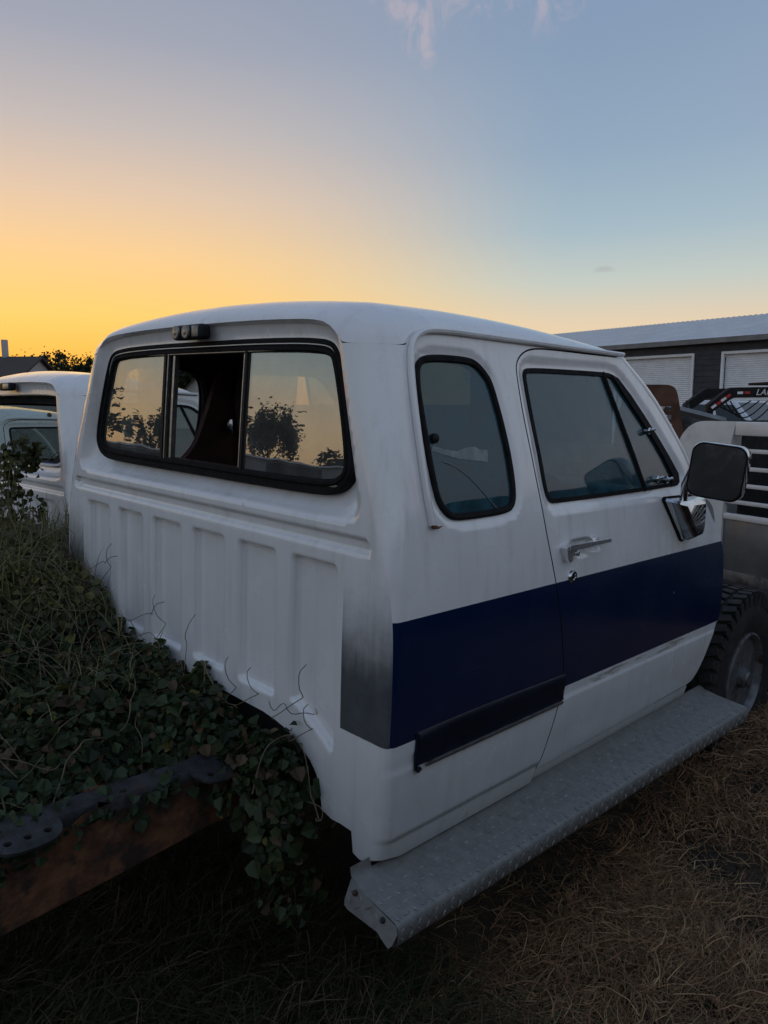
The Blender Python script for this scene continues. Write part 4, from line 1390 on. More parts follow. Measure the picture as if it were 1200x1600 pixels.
Nl = Nn + rng.normal(0, .45, (n, 3)); U = rng.normal(0, 1, (n, 3)) + np.array([.35, -.5, -.6])
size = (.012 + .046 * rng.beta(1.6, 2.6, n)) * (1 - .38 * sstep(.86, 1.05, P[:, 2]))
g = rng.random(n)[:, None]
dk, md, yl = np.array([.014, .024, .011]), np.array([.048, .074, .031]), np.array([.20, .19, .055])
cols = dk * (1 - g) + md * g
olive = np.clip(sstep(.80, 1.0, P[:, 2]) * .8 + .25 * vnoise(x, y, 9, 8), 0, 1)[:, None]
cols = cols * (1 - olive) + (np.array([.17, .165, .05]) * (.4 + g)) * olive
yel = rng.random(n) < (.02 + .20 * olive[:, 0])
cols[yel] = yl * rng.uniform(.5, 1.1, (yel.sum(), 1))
brown = rng.random(n) < .11
cols[brown] = np.array([.11, .075, .04]) * rng.uniform(.5, 1.2, (brown.sum(), 1))
P[:, 1] = np.where((x > -.99) & (x < .99), np.minimum(P[:, 1], -.012), P[:, 1])
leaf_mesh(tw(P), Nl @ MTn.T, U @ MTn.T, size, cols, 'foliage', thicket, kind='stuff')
LO = []
for (yc, m_) in ((-.62, 40), (-.50, 22), (-.40, 26), (-.30, 30), (-.72, 60), (-.82, 60)):
    LO.append(np.stack([rng.uniform(.30, .47, m_), yc + rng.normal(0, .05, m_), .665 + rng.uniform(-.05, .03, m_)], 1))
LO = np.vstack(LO); LO[:, 2] -= np.maximum(LO[:, 0] - .44, 0) * 2.0; LO[:, 0] = np.where(LO[:, 2] < .655, np.maximum(LO[:, 0], .457), LO[:, 0]); m_ = len(LO); g = rng.random((m_, 1))
leaf_mesh(tw(LO), rng.normal(0, .4, (m_, 3)) + [.5, -.3, .8], rng.normal(0, 1, (m_, 3)) + [.5, -.3, -.8], rng.uniform(.014, .036, m_), dk * (1 - g) + md * g, 'trailing_leaves', thicket, kind='stuff')
# runners: curling dry stems across the heap
mb = MB()
for k in range(190):
    p = mound_pts(1)[0]; a = rng.uniform(0, 6.28); pts = []
    L = rng.integers(8, 22); curl = rng.normal(0, .25)
    up_ = rng.uniform(-.01, .035)
    for i in range(L):
        z_ = float(mound(np.array([p[0]]), np.array([p[1]]))[0]) + up_ + .02 * math.sin(i * .9 + k)
        if z_ < .5:
            break
        pts.append((p[0], p[1], z_))
        a += curl * .5 + rng.normal(0, .28)
        p = p + .035 * np.array([math.cos(a), math.sin(a)])
        if p[1] > -.03 and p[0] > -1.0:
            p[1] = -.03
        if p[0] > .36 and p[1] < -.16:
            break
    if len(pts) > 4:
        q = tw(chaikin(pts, 1, False))
        mb.tube([tuple(v) for v in q], rng.uniform(.0011, .0024), 5)
# thin wiry runners over the high left part
for k in range(420):
    p = mound_pts(1)[0]
    if p[0] > -.25:
        continue
    a = rng.uniform(-.7, .7) + (math.pi if k % 2 else 0); pts = []
    up_ = rng.uniform(.0, .07)
    for i in range(rng.integers(6, 14)):
        z_ = float(mound(np.array([p[0]]), np.array([p[1]]))[0]) + up_ + .012 * math.sin(i * 1.1 + k)
        pts.append((p[0], p[1], z_)); a += rng.normal(0, .2); p = p + .045 * np.array([math.cos(a), math.sin(a)])
        if p[1] > -.03 and p[0] > -1.0:
            p[1] = -.03
    mb.tube([tuple(v) for v in tw(chaikin(pts, 1, False))], rng.uniform(.0007, .0014), 4)
# tendrils reaching up against the white panel
for (x0_, z0_, dx, dz, bend) in ((.60, .84, .10, .14, .03), (.56, .83, .13, .02, -.02), (.40, .80, .05, .10, .04), (-.28, .90, .20, .09, .02), (-.12, .88, -.02, .12, .03), (.05, .84, .03, .15, -.02), (-.55, 1.00, .07, .13, .02), (-.62, 1.03, .17, .06, .0), (.30, .78, .02, .12, .03), (-.84, 1.08, -.05, .13, .01), (.66, .78, .05, .09, .03), (.70, .60, .08, -.04, .03)):
    pts = []
    for t in np.linspace(-.5, 1, 9):
        pts.append((x0_ + dx * t + bend * math.sin(t * 5), -.035 + .012 * math.sin(t * 7), z0_ + dz * t + .01 * math.sin(t * 9)))
    q = tw(chaikin(pts, 1, False)); mb.tube([tuple(v) for v in q], .0013, 5)
mb.build('stems', M['stem'], thicket, kind='stuff')
# foxtail seed heads
V_ = []; Q_ = []; C_ = []
for (px_, py_, d_, an) in ((258, 1085, 2.35, .3), (298, 1080, 2.4, 1.2), (92, 1035, 2.6, 1.9), (20, 880, 3.0, -.6), (45, 900, 3.0, .5), (320, 1085, 2.35, 1.3)):
    b0 = np.array(at(px_, py_ + 14, d_))
    ax = np.array([.30 * math.sin(an), .30 * math.sin(an), math.cos(an)]); ax /= np.linalg.norm(ax)
    for i in range(420):
        t = rng.random(); th = rng.uniform(0, 6.28)
        rad = np.array([math.cos(th), math.sin(th), 0.0]); rad -= ax * (rad @ ax); rad /= np.linalg.norm(rad)
        bend_ = np.array([0, 0, -.03]) * t * t
        p0 = b0 + ax * .06 * t + bend_; p1 = p0 + rad * .010 * (1.1 - .6 * t) + ax * .008
        sd_ = np.cross(rad, ax) * .0006
        k_ = len(V_); V_ += [p0 - sd_, p0 + sd_, p1 + sd_ * .3, p1 - sd_ * .3]; Q_.append((k_, k_ + 1, k_ + 2, k_ + 3)); C_ += [(*(np.array([.16, .15, .075]) * rng.uniform(.6, 1.2)), 1)] * 4
fast_mesh('seed_heads', V_, Q_, M['straw'], thicket, colors=C_, kind='stuff')

# climbing vine on the neighbour's rear corner
climb = empty('climbing_vine', 'leafy vine climbing the rear of the white regular cab pickup to its window', 'vine')
mb = MB(); LP = []
for k, (xa, ya, xb, yb2, m_) in enumerate(((6, 900, 8, 700, 8), (22, 900, 20, 716, 8), (38, 880, 30, 750, 5), (14, 735, 96, 708, 5), (20, 722, 76, 700, 5), (72, 860, 66, 780, 3), (95, 880, 88, 800, 3), (2, 720, 40, 694, 5))):
    pts = []
    for t in np.linspace(0, 1, 11):
        pts.append(np.array(at(xa + (xb - xa) * t + 5 * math.sin(t * 8 + k), ya + (yb2 - ya) * t + 3 * math.sin(t * 7 + k), 4.36 + .02 * math.sin(t * 6 + k))))
    mb.tube([tuple(v) for v in chaikin(pts, 1, False)], .003, 5)
    for p in pts:
        LP.append(p + rng.normal(0, .030, (m_, 3)) * [1, .6, 1])
mb.build('stems', M['stem'], climb)
LP = np.vstack(LP); LP[:, 1] = np.minimum(LP[:, 1], .24); n = len(LP)
g = rng.random((n, 1)); cols = np.array([.030, .034, .012]) * (1 - g) + np.array([.075, .082, .028]) * g
leaf_mesh(LP, rng.normal(0, .6, (n, 3)) + [.3, -.8, .5], rng.normal(0, 1, (n, 3)) + [0, 0, -.6], rng.uniform(.022, .044, n), cols, 'foliage', climb, kind='stuff')

# wispy blades standing out of the heap
nb_ = 1500
XY = mound_pts(nb_ * 3); XY = XY[XY[:, 0] < .1][:nb_]; nb_ = len(XY)
hb = mound(XY[:, 0], XY[:, 1]); ab = rng.uniform(0, 6.28, nb_); Lb = rng.uniform(.05, .20, nb_) * np.interp(XY[:, 0], [-1.2, -.3, .1], [1.2, .9, .5]); wb = rng.uniform(.0012, .0030, nb_); lean = rng.uniform(.2, 1.1, nb_)
pts = []
for t in (0, .4, .75, 1.0):
    out = Lb * t * lean * (.3 + .7 * t); c_ = np.stack([XY[:, 0] + out * np.cos(ab), np.minimum(XY[:, 1] + out * np.sin(ab), np.where(XY[:, 0] > -1.0, -.02, .25)), hb - .02 + Lb * t * (1.15 - .45 * t * lean)], 1)
    sd_ = np.stack([-np.sin(ab), np.cos(ab), np.zeros(nb_)], 1) * (wb * (1 - .8 * t * t))[:, None]
    pts += [c_ - sd_, c_ + sd_]
V_ = tw(np.stack(pts, 1).reshape(-1, 3)); b_ = np.arange(nb_)[:, None] * 8
Q_ = np.concatenate([b_ + [0, 1, 3, 2], b_ + [2, 3, 5, 4], b_ + [4, 5, 7, 6]], 0)
pal = np.array([(.12, .13, .05), (.20, .19, .08), (.26, .21, .11), (.08, .10, .035)])[rng.integers(0, 4, nb_)] * rng.uniform(.6, 1.2, (nb_, 1))
fast_mesh('grass_blades', V_, Q_, M['straw'], thicket, colors=np.repeat(np.c_[pal, np.ones(nb_)], 8, 0), kind='stuff')

# tall feathery weeds at the left edge
weed = empty('feathery_weeds', 'tall pale feathery weeds at the far left edge before the neighbouring cab', 'weeds')
mb = MB(); V_ = []; Q_ = []; C_ = []; LP = []
for k in range(34):
    px_ = rng.uniform(-40, 70); top_ = rng.uniform(720, 860) + max(0, px_ - 20) * 1.2
    b_ = np.array(at(px_ + rng.uniform(-15, 15), 930, 4.0)); t_ = np.array(at(px_, top_, 3.95 + rng.uniform(-.2, .2)))
    pts = [b_ + (t_ - b_) * u + np.array([.02 * math.sin(u * 5 + k), .02 * math.cos(u * 4 + k), 0]) for u in np.linspace(0, 1, 8)]
    mb.tube([tuple(p) for p in pts], .0017, 4)
    for p in pts[1:]:
        LP.append(p + rng.normal(0, .014, (5, 3)))
    ax = (pts[-1] - pts[-2]); ax /= np.linalg.norm(ax)
    if k % 3 == 0:
        for i in range(170):
            t = rng.random(); th = rng.uniform(0, 6.28); rad = np.array([math.cos(th), math.sin(th), 0.0]); rad -= ax * (rad @ ax); rad /= np.linalg.norm(rad)
            p0 = pts[-1] + ax * .09 * (t - .5); p1 = p0 + rad * .012 * (1.2 - .8 * t) + ax * .012; sd_ = np.cross(rad, ax) * .0008
            q_ = len(V_); V_ += [p0 - sd_, p0 + sd_, p1 + sd_ * .3, p1 - sd_ * .3]; Q_.append((q_, q_ + 1, q_ + 2, q_ + 3)); C_ += [(*(np.array([.30, .26, .16]) * rng.uniform(.6, 1.2)), 1)] * 4
mb.build('stems', M['stem'], weed)
fast_mesh('seed_heads', V_, Q_, M['straw'], weed, colors=C_, kind='stuff')
LP = np.vstack(LP); n = len(LP); g = rng.random((n, 1))
leaf_mesh(LP, rng.normal(0, .7, (n, 3)) + [.3, -.7, .5], rng.normal(0, 1, (n, 3)) + [0, 0, .5], rng.uniform(.012, .026, n), np.array([.06, .065, .022]) * (1 - g) + np.array([.14, .14, .05]) * g, 'foliage', weed, kind='stuff')

# ------------------------------------------------------------------ dry matted grass
def grass(name, n, region, lng, wid, cols, lie, label, cat, seed, mask=None):
    r_ = np.random.default_rng(seed)
    X_ = []; 
    while sum(len(a) for a in X_) < n:
        p = region(r_, n)
        if mask is not None:
            p = p[r_.random(len(p)) < mask(p)]
        X_.append(p)
    p = np.vstack(X_)[:n]
    x, y = p[:, 0], p[:, 1]
    ang = 2.2 * vnoise(x, y, 2.6, seed) + 1.6 * vnoise(x, y, 7, seed + 1) + r_.normal(0, .75, n) + 1.1
    L = r_.uniform(*lng, n) * np.interp(np.hypot(x - CP[0], y - CP[1]), [0, 4, 12], [1, 1.1, 1.8])
    lift = np.abs(r_.normal(0, lie, n))
    dirv = np.stack([np.cos(ang), np.sin(ang)], 1)
    curve = r_.normal(0, .5, n)
    hump = .035 * (1 + vnoise(x, y, 5, seed + 2)) + .03 * (1 + vnoise(x, y, 1.9, seed + 5))
    z0 = ground_h(x, y) + hump * r_.random(n) ** .6
    w_ = r_.uniform(*wid, n) * np.interp(np.hypot(x - CP[0], y - CP[1]), [0, 4, 12], [1, 1.2, 2.4])
    pts = []
    for t in (0, .35, .7, 1.0):
        a2 = ang + curve * t
        cx = x + L * t * np.cos(a2) * np.cos(lift); cy = y + L * t * np.sin(a2) * np.cos(lift)
        cz = z0 + L * np.sin(lift) * (t - .62 * t * t) + .006 * np.sin(9 * t + x * 40)
        sd_ = np.stack([-np.sin(a2), np.cos(a2), .5 * np.sin(x * 91 + y * 57)], 1) * (w_ * (1 - .75 * t ** 2))[:, None] * .5
        c_ = np.stack([cx, cy, cz], 1)
        pts += [c_ - sd_, c_ + sd_]
    V = np.stack(pts, 1).reshape(-1, 3)
    b = np.arange(n)[:, None] * 8
    Q = np.concatenate([b + [0, 1, 3, 2], b + [2, 3, 5, 4], b + [4, 5, 7, 6]], 0)
    pal = np.array(cols); ci = pal[r_.integers(0, len(pal), n)] * r_.uniform(.55, 1.25, (n, 1))
    patch = np.clip(.5 + .9 * vnoise(x, y, 3.1, seed + 9), 0, 1)[:, None]
    ci = ci * (.75 + .45 * patch)
    return fast_mesh(name, V, Q, M['straw'], None, colors=np.repeat(np.c_[ci, np.ones(n)], 8, 0), label=label, cat=cat, kind='stuff')
STRAW = [(.40, .245, .12), (.48, .32, .165), (.30, .17, .085), (.26, .125, .072), (.33, .19, .11), (.19, .145, .062), (.15, .09, .05)]
def reg_right(r_, n):
    # wedge beside the truck, denser close to the camera
    t = r_.random(n) ** 1.6 * 6.5
    x = 2.26 - .716 * t + r_.normal(0, 1, n) * (.5 + .28 * t) + .35
    y = -1.24 + .9 * t + r_.normal(0, 1, n) * (.4 + .3 * t) + .8
    return np.stack([x, y], 1)
BARE = [(1.30, 1.46, .22), (1.46, 1.18, .16), (1.72, .98, .12), (1.18, 1.95, .10), (1.52, .70, .09)]
def mask_right(p):
    m = np.ones(len(p))
    for bx_, by_, br in BARE:
        m *= .16 + .84 * sstep(br * .45, br * 1.15, np.hypot(p[:, 0] - bx_, p[:, 1] - by_) + .05 * vnoise(p[:, 0], p[:, 1], 14, 2))
    m *= sstep(.55, 1.12, p[:, 0] + .10 * vnoise(p[:, 0], p[:, 1], 9, 5)) * .96 + .04
    m *= np.where((np.abs(p[:, 0]) < .95) & (p[:, 1] > -.1) & (p[:, 1] < 2.9), .35, 1)
    return m * (.55 + .45 * np.clip(.6 + vnoise(p[:, 0], p[:, 1], 4.2, 31), 0, 1))
grass('dry_grass', 130000, reg_right, (.03, .15), (.0011, .0034), STRAW, .24, 'matted straw-coloured dry grass on the ground beside the running board', 'grass', 11, mask_right)
def reg_left(r_, n):
    return np.stack([r_.uniform(-.6, 1.35, n), r_.uniform(-1.6, .25, n)], 1)
grass('dark_weeds', 16000, reg_left, (.08, .30), (.0016, .0042), [(.045, .055, .024), (.07, .06, .03), (.14, .11, .064), (.033, .045, .02)], .75, 'sparse dark weeds growing under the rusty frame rail', 'weeds', 23)
def reg_far(r_, n):
    a = r_.uniform(math.radians(85), math.radians(200), n); d = 5 + 30 * r_.random(n) ** 1.5
    return np.stack([CP[0] + d * np.cos(a), CP[1] + d * np.sin(a)], 1)
grass('yard_grass', 30000, reg_far, (.08, .22), (.004, .008), STRAW, .6, 'thin dry grass across the yard behind the trucks', 'grass', 29)

# loose soil clods and small stones where the grass is worn away
r_ = np.random.default_rng(41)
V_ = []; F_ = []; C_ = []
OCT = np.array([(1, 0, 0), (0, 1, 0), (-1, 0, 0), (0, -1, 0), (0, 0, 1), (0, 0, -1), (.6, .6, .5), (-.6, .6, .5), (-.6, -.6, .5), (.6, -.6, .5)], float)
OF = [(0, 6, 9), (0, 1, 6), (1, 7, 6), (1, 2, 7), (2, 8, 7), (2, 3, 8), (3, 9, 8), (3, 0, 9), (4, 9, 6), (4, 6, 7), (4, 7, 8), (4, 8, 9), (0, 5, 1), (1, 5, 2), (2, 5, 3), (3, 5, 0)]
for k in range(2600):
    bx_, by_, br = BARE[r_.integers(0, len(BARE))]
    if k % 3 == 0:
        cx, cy = r_.uniform(.7, 2.2), r_.uniform(-.6, 3.0)
    else:
        cx, cy = bx_ + r_.normal(0, br * .75), by_ + r_.normal(0, br * .75)
    sz = .0025 + .012 * r_.random() ** 3
    q = OCT * (sz * r_.uniform(.6, 1.3, (10, 1))) * [1, 1, .65]
    an = r_.uniform(0, 6.28); q = q @ np.array([[math.cos(an), -math.sin(an), 0], [math.sin(an), math.cos(an), 0], [0, 0, 1]])
    b_ = len(V_); V_ += [tuple(v) for v in q + [cx, cy, float(ground_h(cx, cy)) + sz * .3]]; F_ += [tuple(i + b_ for i in f) for f in OF]
    C_ += [(*(np.array([.060, .048, .036]) * r_.uniform(.5, 1.7)), 1)] * 10
mesh('soil_clods', V_, F_, M['straw'], None, colors=C_, smooth=False, label='loose dark soil clods and pebbles on the bare patches in the grass', cat='soil', kind='stuff')

# ------------------------------------------------------------------ metal workshop with roll-up doors
M['siding'] = pm('charcoal siding', (.030, .032, .040), .6, var=.12, scale=2)
M['metal_roof'] = pm('galvanised roof', (.66, .68, .70), .5, 0, var=.06, scale=1.2)
M['white_trim'] = pm('white trim', (.80, .81, .82), .5, var=.06)
M['roll'] = pm('pale roll-up slats', (.78, .79, .80), .5, var=.06, scale=3)
M['concrete'] = pm('concrete', (.22, .21, .20), .9, var=.15, scale=3)
bd = Vector((.98882, -.14946, 0)); bn = Vector((-.14946, -.98882, 0))       # along the wall, towards the viewer
be = Vector((-15.7194, 30.4627, 0))
shop = empty('workshop_building', 'long charcoal metal workshop with pale roll-up doors and silver roof', 'building', mat=Matrix.Translation((0, 0, 0)))
def bp(s, o, z):
    return be + bd * s + bn * o + Vector((0, 0, z))
def wallpoly(s0, s1, z0, z1, o=0.0, board=.22):
    """lapped boards: each board leans out at its lower edge"""
    V = []; F = []
    z = z0
    while z < z1 - 1e-6:
        zz = min(z + board, z1); b = len(V)
        V += [bp(s0, o + .022, z), bp(s1, o + .022, z), bp(s1, o + .004, zz), bp(s0, o + .004, zz), bp(s0, o, z), bp(s1, o, z)]
        F += [(b, b + 1, b + 2, b + 3), (b + 4, b + 5, b + 1, b)]
        z = zz
    return V, F
mb = MB()
S0, S1 = -9.0, 22.0
D = [(.68, 4.34), (5.72, 9.38), (10.76, 14.42), (15.8, 19.46)]
DT = 3.62
cur = S0
for a, b in D:
    mb.add(*wallpoly(cur, a, GZ, DT)); cur = b
mb.add(*wallpoly(cur, S1, GZ, DT)); mb.add(*wallpoly(S0, S1, DT, 4.22))
for s_ in (S0, S1):
    V_ = [bp(s_, 0, GZ), bp(s_, -12, GZ), bp(s_, -12, 4.25), bp(s_, -6, 5.66), bp(s_, 0, 4.25)]
    mb.add(V_, [(0, 1, 2, 3, 4)])
mb.add([bp(S0, -12, GZ), bp(S1, -12, GZ), bp(S1, -12, 4.25), bp(S0, -12, 4.25)], [(0, 1, 2, 3)])
mb.build('wall', M['siding'], shop, smooth=False)
V_ = []; F_ = []
ns = 120
for k in range(ns):
    s_ = S0 - .4 + (S1 - S0 + .8) * k / ns; s2 = S0 - .4 + (S1 - S0 + .8) * (k + 1) / ns
    for (sa, sb, h) in ((s_, s_ + .05, .035), (s_ + .05, s2, 0)):
        b = len(V_)
        V_ += [bp(sa, .35, 4.30 - .082 + h), bp(sb, .35, 4.30 - .082 + h), bp(sb, -6, 5.71 + h), bp(sa, -6, 5.71 + h), bp(sa, -12.35, 4.22 + h), bp(sb, -12.35, 4.22 + h)]
        F_ += [(b, b + 1, b + 2, b + 3), (b + 3, b + 2, b + 5, b + 4)]
        if h:
            V_ += [bp(sa, .35, 4.218), bp(sa, -6, 5.71), bp(sb, .35, 4.218), bp(sb, -6, 5.71)]
            F_ += [(b, b + 3, b + 7, b + 6), (b + 1, b + 2, b + 9, b + 8)]
MB().add(V_, F_).build('roof', M['metal_roof'], shop, smooth=False)
mb = MB(); mb.add([bp(S0 - .4, .37, 4.06), bp(S1 + .4, .37, 4.06), bp(S1 + .4, .37, 4.255), bp(S0 - .4, .37, 4.255), bp(S0 - .4, .03, 4.06), bp(S1 + .4, .03, 4.06)], [(0, 1, 2, 3), (4, 5, 1, 0)]); mb.build('fascia', M['concrete'], shop, smooth=False)
for a, b in D:
    V_ = []; F_ = []
    z = GZ; n_ = 0
    while z < DT - .05:
        bq = len(V_)
        for dz, o in ((0, -.10), (.028, -.086), (.055, -.10), (.082, -.10)):
            V_ += [bp(a, o, z + dz), bp(b, o, z + dz)]
        F_ += [(bq, bq + 1, bq + 3, bq + 2), (bq + 2, bq + 3, bq + 5, bq + 4), (bq + 4, bq + 5, bq + 7, bq + 6)]
        z += .082
    dr = MB().add(V_, F_).build('roll_up_door', M['roll'], shop, smooth=False)
    mb = MB()
    for (s_, w_) in ((a - .05, .10), (b + .05, .10)):
        c_ = bp(s_, .02, (DT + GZ) / 2); mb.box(c_, (w_, .10, DT - GZ), 0, Matrix.Rotation(math.atan2(bd.y, bd.x), 3, 'Z'))
    mb.box(bp((a + b) / 2, .022, DT + .05), (b - a + .2, .10, .10), 0, Matrix.Rotation(math.atan2(bd.y, bd.x), 3, 'Z'))
    mb.build('door_frame', M['white_trim'], dr, smooth=False)

# ------------------------------------------------------------------ vehicles
def arch(cy, r, n=9):
    return [(cy + r * math.cos(a), .36 + r * math.sin(a)) for a in np.linspace(math.pi, 0, n)]
def simple_vehicle(name, label, m, kind, paint, glass, lampless=False):
    """road vehicle in its own frame: y forward, ground at z=0"""
    root = empty(name, label, {'pickup': 'pickup', 'car': 'car', 'van': 'van'}[kind], mat=m)
    W = .93
    if kind == 'pickup':
        low = [(-2.75, .50), (-2.1, .46)] + arch(-1.65, .44) + [(-1.1, .40), (1.2, .40)] + arch(1.75, .44) + [(2.3, .42), (2.72, .50), (2.75, .95), (2.60, 1.10), (1.05, 1.20), (-.85, 1.20), (-.85, 1.22), (-2.72, 1.22)]
        cab = [(-.80, 1.18, .90), (1.12, 1.18, .90), (.42, 1.82, .70), (-.62, 1.84, .70)]
    elif kind == 'van':
        low = [(-2.5, .48), (-2.1, .40)] + arch(-1.55, .40) + [(-1.1, .34), (1.15, .34)] + arch(1.62, .40) + [(2.1, .38), (2.46, .48), (2.50, .92), (2.30, 1.06), (1.55, 1.14), (-2.42, 1.16), (-2.5, 1.10)]
        cab = [(-2.44, 1.12, .90), (1.60, 1.10, .90), (.95, 1.88, .76), (-2.30, 1.90, .76)]
    else:
        low = [(-2.3, .45), (-1.9, .36)] + arch(-1.38, .37) + [(-.9, .30), (.95, .30)] + arch(1.40, .37) + [(1.9, .34), (2.22, .42), (2.26, .70), (2.05, .86), (.95, .98), (-1.35, 1.02), (-2.25, .98)]
        cab = [(-1.50, .98, .86), (1.05, .96, .86), (.25, 1.42, .62), (-.95, 1.42, .62)]
    # body: three slices across so the flanks tumble in a little
    n = len(low); V = []
    for xx, sc, dz in ((-W, .985, 0), (-W + .06, 1, .012), (W - .06, 1, .012), (W, .985, 0)):
        V += [(xx, y * sc, z + (dz if z > .8 else 0)) for y, z in low]
    F = [tuple(range(n))[::-1], tuple(range(3 * n, 4 * n))] + [(k * n + i, k * n + (i + 1) % n, (k + 1) * n + (i + 1) % n, (k + 1) * n + i) for k in range(3) for i in range(n)]
    body = MB().add(V, F).build('body', paint, root, angle=35)
    # cabin
    (y0, z0, w0), (y1, z1, w1), (y2, z2, w2), (y3, z3, w3) = cab
    V = [(-w0, y0, z0), (w0, y0, z0), (w1, y1, z1), (-w1, y1, z1), (-w3, y3, z3), (w3, y3, z3), (w2, y2, z2), (-w2, y2, z2)]
    F = [(0, 1, 5, 4), (1, 2, 6, 5), (2, 3, 7, 6), (3, 0, 4, 7), (4, 5, 6, 7), (3, 2, 1, 0)]
    bm = bmesh.new(); bv = [bm.verts.new(v) for v in V]
    for f in F:
        bm.faces.new([bv[i] for i in f])
    bmesh.ops.bevel(bm, geom=list(bm.edges), offset=.05, segments=3, profile=.5, affect='EDGES')
    bm.verts.index_update(); VV = [tuple(v.co) for v in bm.verts]; FF = [tuple(v.index for v in f.verts) for f in bm.faces]; bm.free()
    MB().add(VV, FF).build('cabin', paint, root, angle=50)
    def panel(nm, quad, inset, parent=root, mt=glass):
        q = [Vector(p) for p in quad]; c_ = sum(q, Vector()) / 4; nn = (q[1] - q[0]).cross(q[2] - q[0]).normalized()
        if nn.dot(c_ - Vector((0, (y0 + y1) / 2, z0 + .2))) < 0:
            nn = -nn
        q = [c_ + (p - c_) * inset for p in q]
        Vp = [p + nn * .006 for p in q] + [p - nn * .01 for p in q]
        return MB().add(Vp, [(0, 1, 2, 3), (7, 6, 5, 4)] + [(i, (i + 1) % 4, 4 + (i + 1) % 4, 4 + i) for i in range(4)]).build(nm, mt, parent, smooth=False)
    panel('rear_window', [V[0], V[1], V[5], V[4]], .80)
    panel('windshield', [V[3], V[2], V[6], V[7]], .86)
    for s in (1, -1):
        a, b, c_, d = (Vector((s * w0, y0, z0)), Vector((s * w1, y1, z1)), Vector((s * w2, y2, z2)), Vector((s * w3, y3, z3)))
        for t0, t1 in ((.05, .46), (.51, .93)):
            lo0, lo1 = a.lerp(b, t0), a.lerp(b, t1); hi0, hi1 = d.lerp(c_, t0), d.lerp(c_, t1)
            panel('side_window', [lo0.lerp(hi0, .12), lo1.lerp(hi1, .12), lo1.lerp(hi1, .86), lo0.lerp(hi0, .86)], .97)
        mb = MB(); mb.box((s * (W + .07), y1 - .35, z0 + .10), (.16, .10, .16), .03, seg=3); mb.build('side_mirror', M['black'], root)
        for t in (.02, .49, .96):
            yy = y0 + (y1 - y0) * t
            MB().box((s * (W + .001), yy, .80), (.006, .010, .72)).build('door_seam', M['dark'], body, smooth=False)
        for t in (.40, .86):
            MB().box((s * (W + .012), y0 + (y1 - y0) * t - .05, z0 - .14), (.02, .16, .03), .008).build('door_handle', M['chrome'], body)
        yf, zf = {'pickup': (2.70, .86), 'van': (2.46, .82), 'car': (2.18, .68)}[kind]
        MB().box((s * .70, yf, zf), (.34, .10, .17), .03).build('headlamp', M['alu'], root)
        MB().box((s * .82, {'pickup': -2.74, 'van': -2.5, 'car': -2.26}[kind], .86), (.14, .06, .30 if kind == 'pickup' else .14), .02).build('tail_lamp', M['red'], root)
        wy = {'pickup': (1.75, -1.65), 'van': (1.62, -1.55), 'car': (1.40, -1.38)}[kind]; R_ = {'pickup': .38, 'van': .34, 'car': .32}[kind]
        for w_ in wy:
            mb = MB(); mb.lathe([(-.10, R_ * .55), (-.12, R_ * .8), (-.10, R_ * .97), (0, R_), (.10, R_ * .97), (.12, R_ * .8), (.10, R_ * .55), (.05, R_ * .5), (.03, .05)], 32, (s * (W - .12), w_, R_)); wl_ = mb.build('wheel', M['tyre'], root)
            mb = MB(); mb.lathe([(s * .09, R_ * .56), (s * .11, R_ * .54), (s * .05, R_ * .4), (s * .07, .05)], 28, (s * (W - .12), w_, R_)); mb.build('rim', M['steel'], wl_)
    fy = {'pickup': 2.76, 'van': 2.51, 'car': 2.27}[kind]
    MB().box((0, fy, .60), (1.78, .12, .16), .04, seg=3).build('front_bumper', M['chrome'] if kind == 'pickup' else M['black'], root)
    MB().box((0, -fy, .58), (1.74, .12, .16), .04, seg=3).build('rear_bumper', M['chrome'] if kind == 'pickup' else M['black'], root)
    gz_ = {'pickup': .86, 'van': .82, 'car': .66}[kind]
    g_ = MB().box((0, fy - .035, gz_), (1.04, .06, .22), .02).build('grille', M['black'], root)
    for k in range(4):
        MB().box((0, fy - .002, gz_ - .075 + .05 * k), (1.0, .014, .014)).build('grille_bar', M['chrome'], g_, smooth=False)
    return root
M['veh_glass'] = pm('dark vehicle glass', (.020, .026, .03), .06, var=.1)
M['silver'] = pm('silver paint', (.60, .62, .64), .32, .3, var=.06)
M['dark_paint'] = pm('dark paint', (.020, .018, .017), .28, var=.15)
M['pale_paint'] = pm('pale paint', (.55, .55, .53), .35, var=.08)
ang = math.atan2(bd.y, bd.x)
p_ = at(1083, 640, 21.0); c0 = Vector((p_.x, p_.y, GZ)) + bd * 1.05
simple_vehicle('pickup_truck', 'silver pickup parked in front of the workshop doors', upright(c0, ang - math.pi / 2), 'pickup', M['silver'], M['veh_glass'])
# vehicles behind the photographer, mirrored in the rear window
simple_vehicle('parked_car', 'dark sedan facing the trucks across the yard, mirrored in the rear window', upright((-13.5, -11.6, GZ), math.atan2(.63, .78) - math.pi / 2), 'car', M['dark_paint'], M['veh_glass'])
simple_vehicle('parked_car', 'pale sedan standing beyond the dark one, mirrored in the rear window', upright((-21.5, -13.2, GZ), .35), 'car', M['pale_paint'], M['veh_glass'])

# ------------------------------------------------------------------ unseen vans added right of the photographer to shade the lower cab side
simple_vehicle('unseen_van', 'unseen dark van added right of the photographer, shading the lower cab side', upright((3.98, -.55, GZ), math.radians(1)), 'van', M['dark_paint'], M['veh_glass'])
simple_vehicle('unseen_van', 'unseen dark van farther ahead on the right, shading the cab and mirrored in the door window', upright((4.05, 5.0, GZ), math.radians(-1)), 'van', M['dark_paint'], M['veh_glass'])

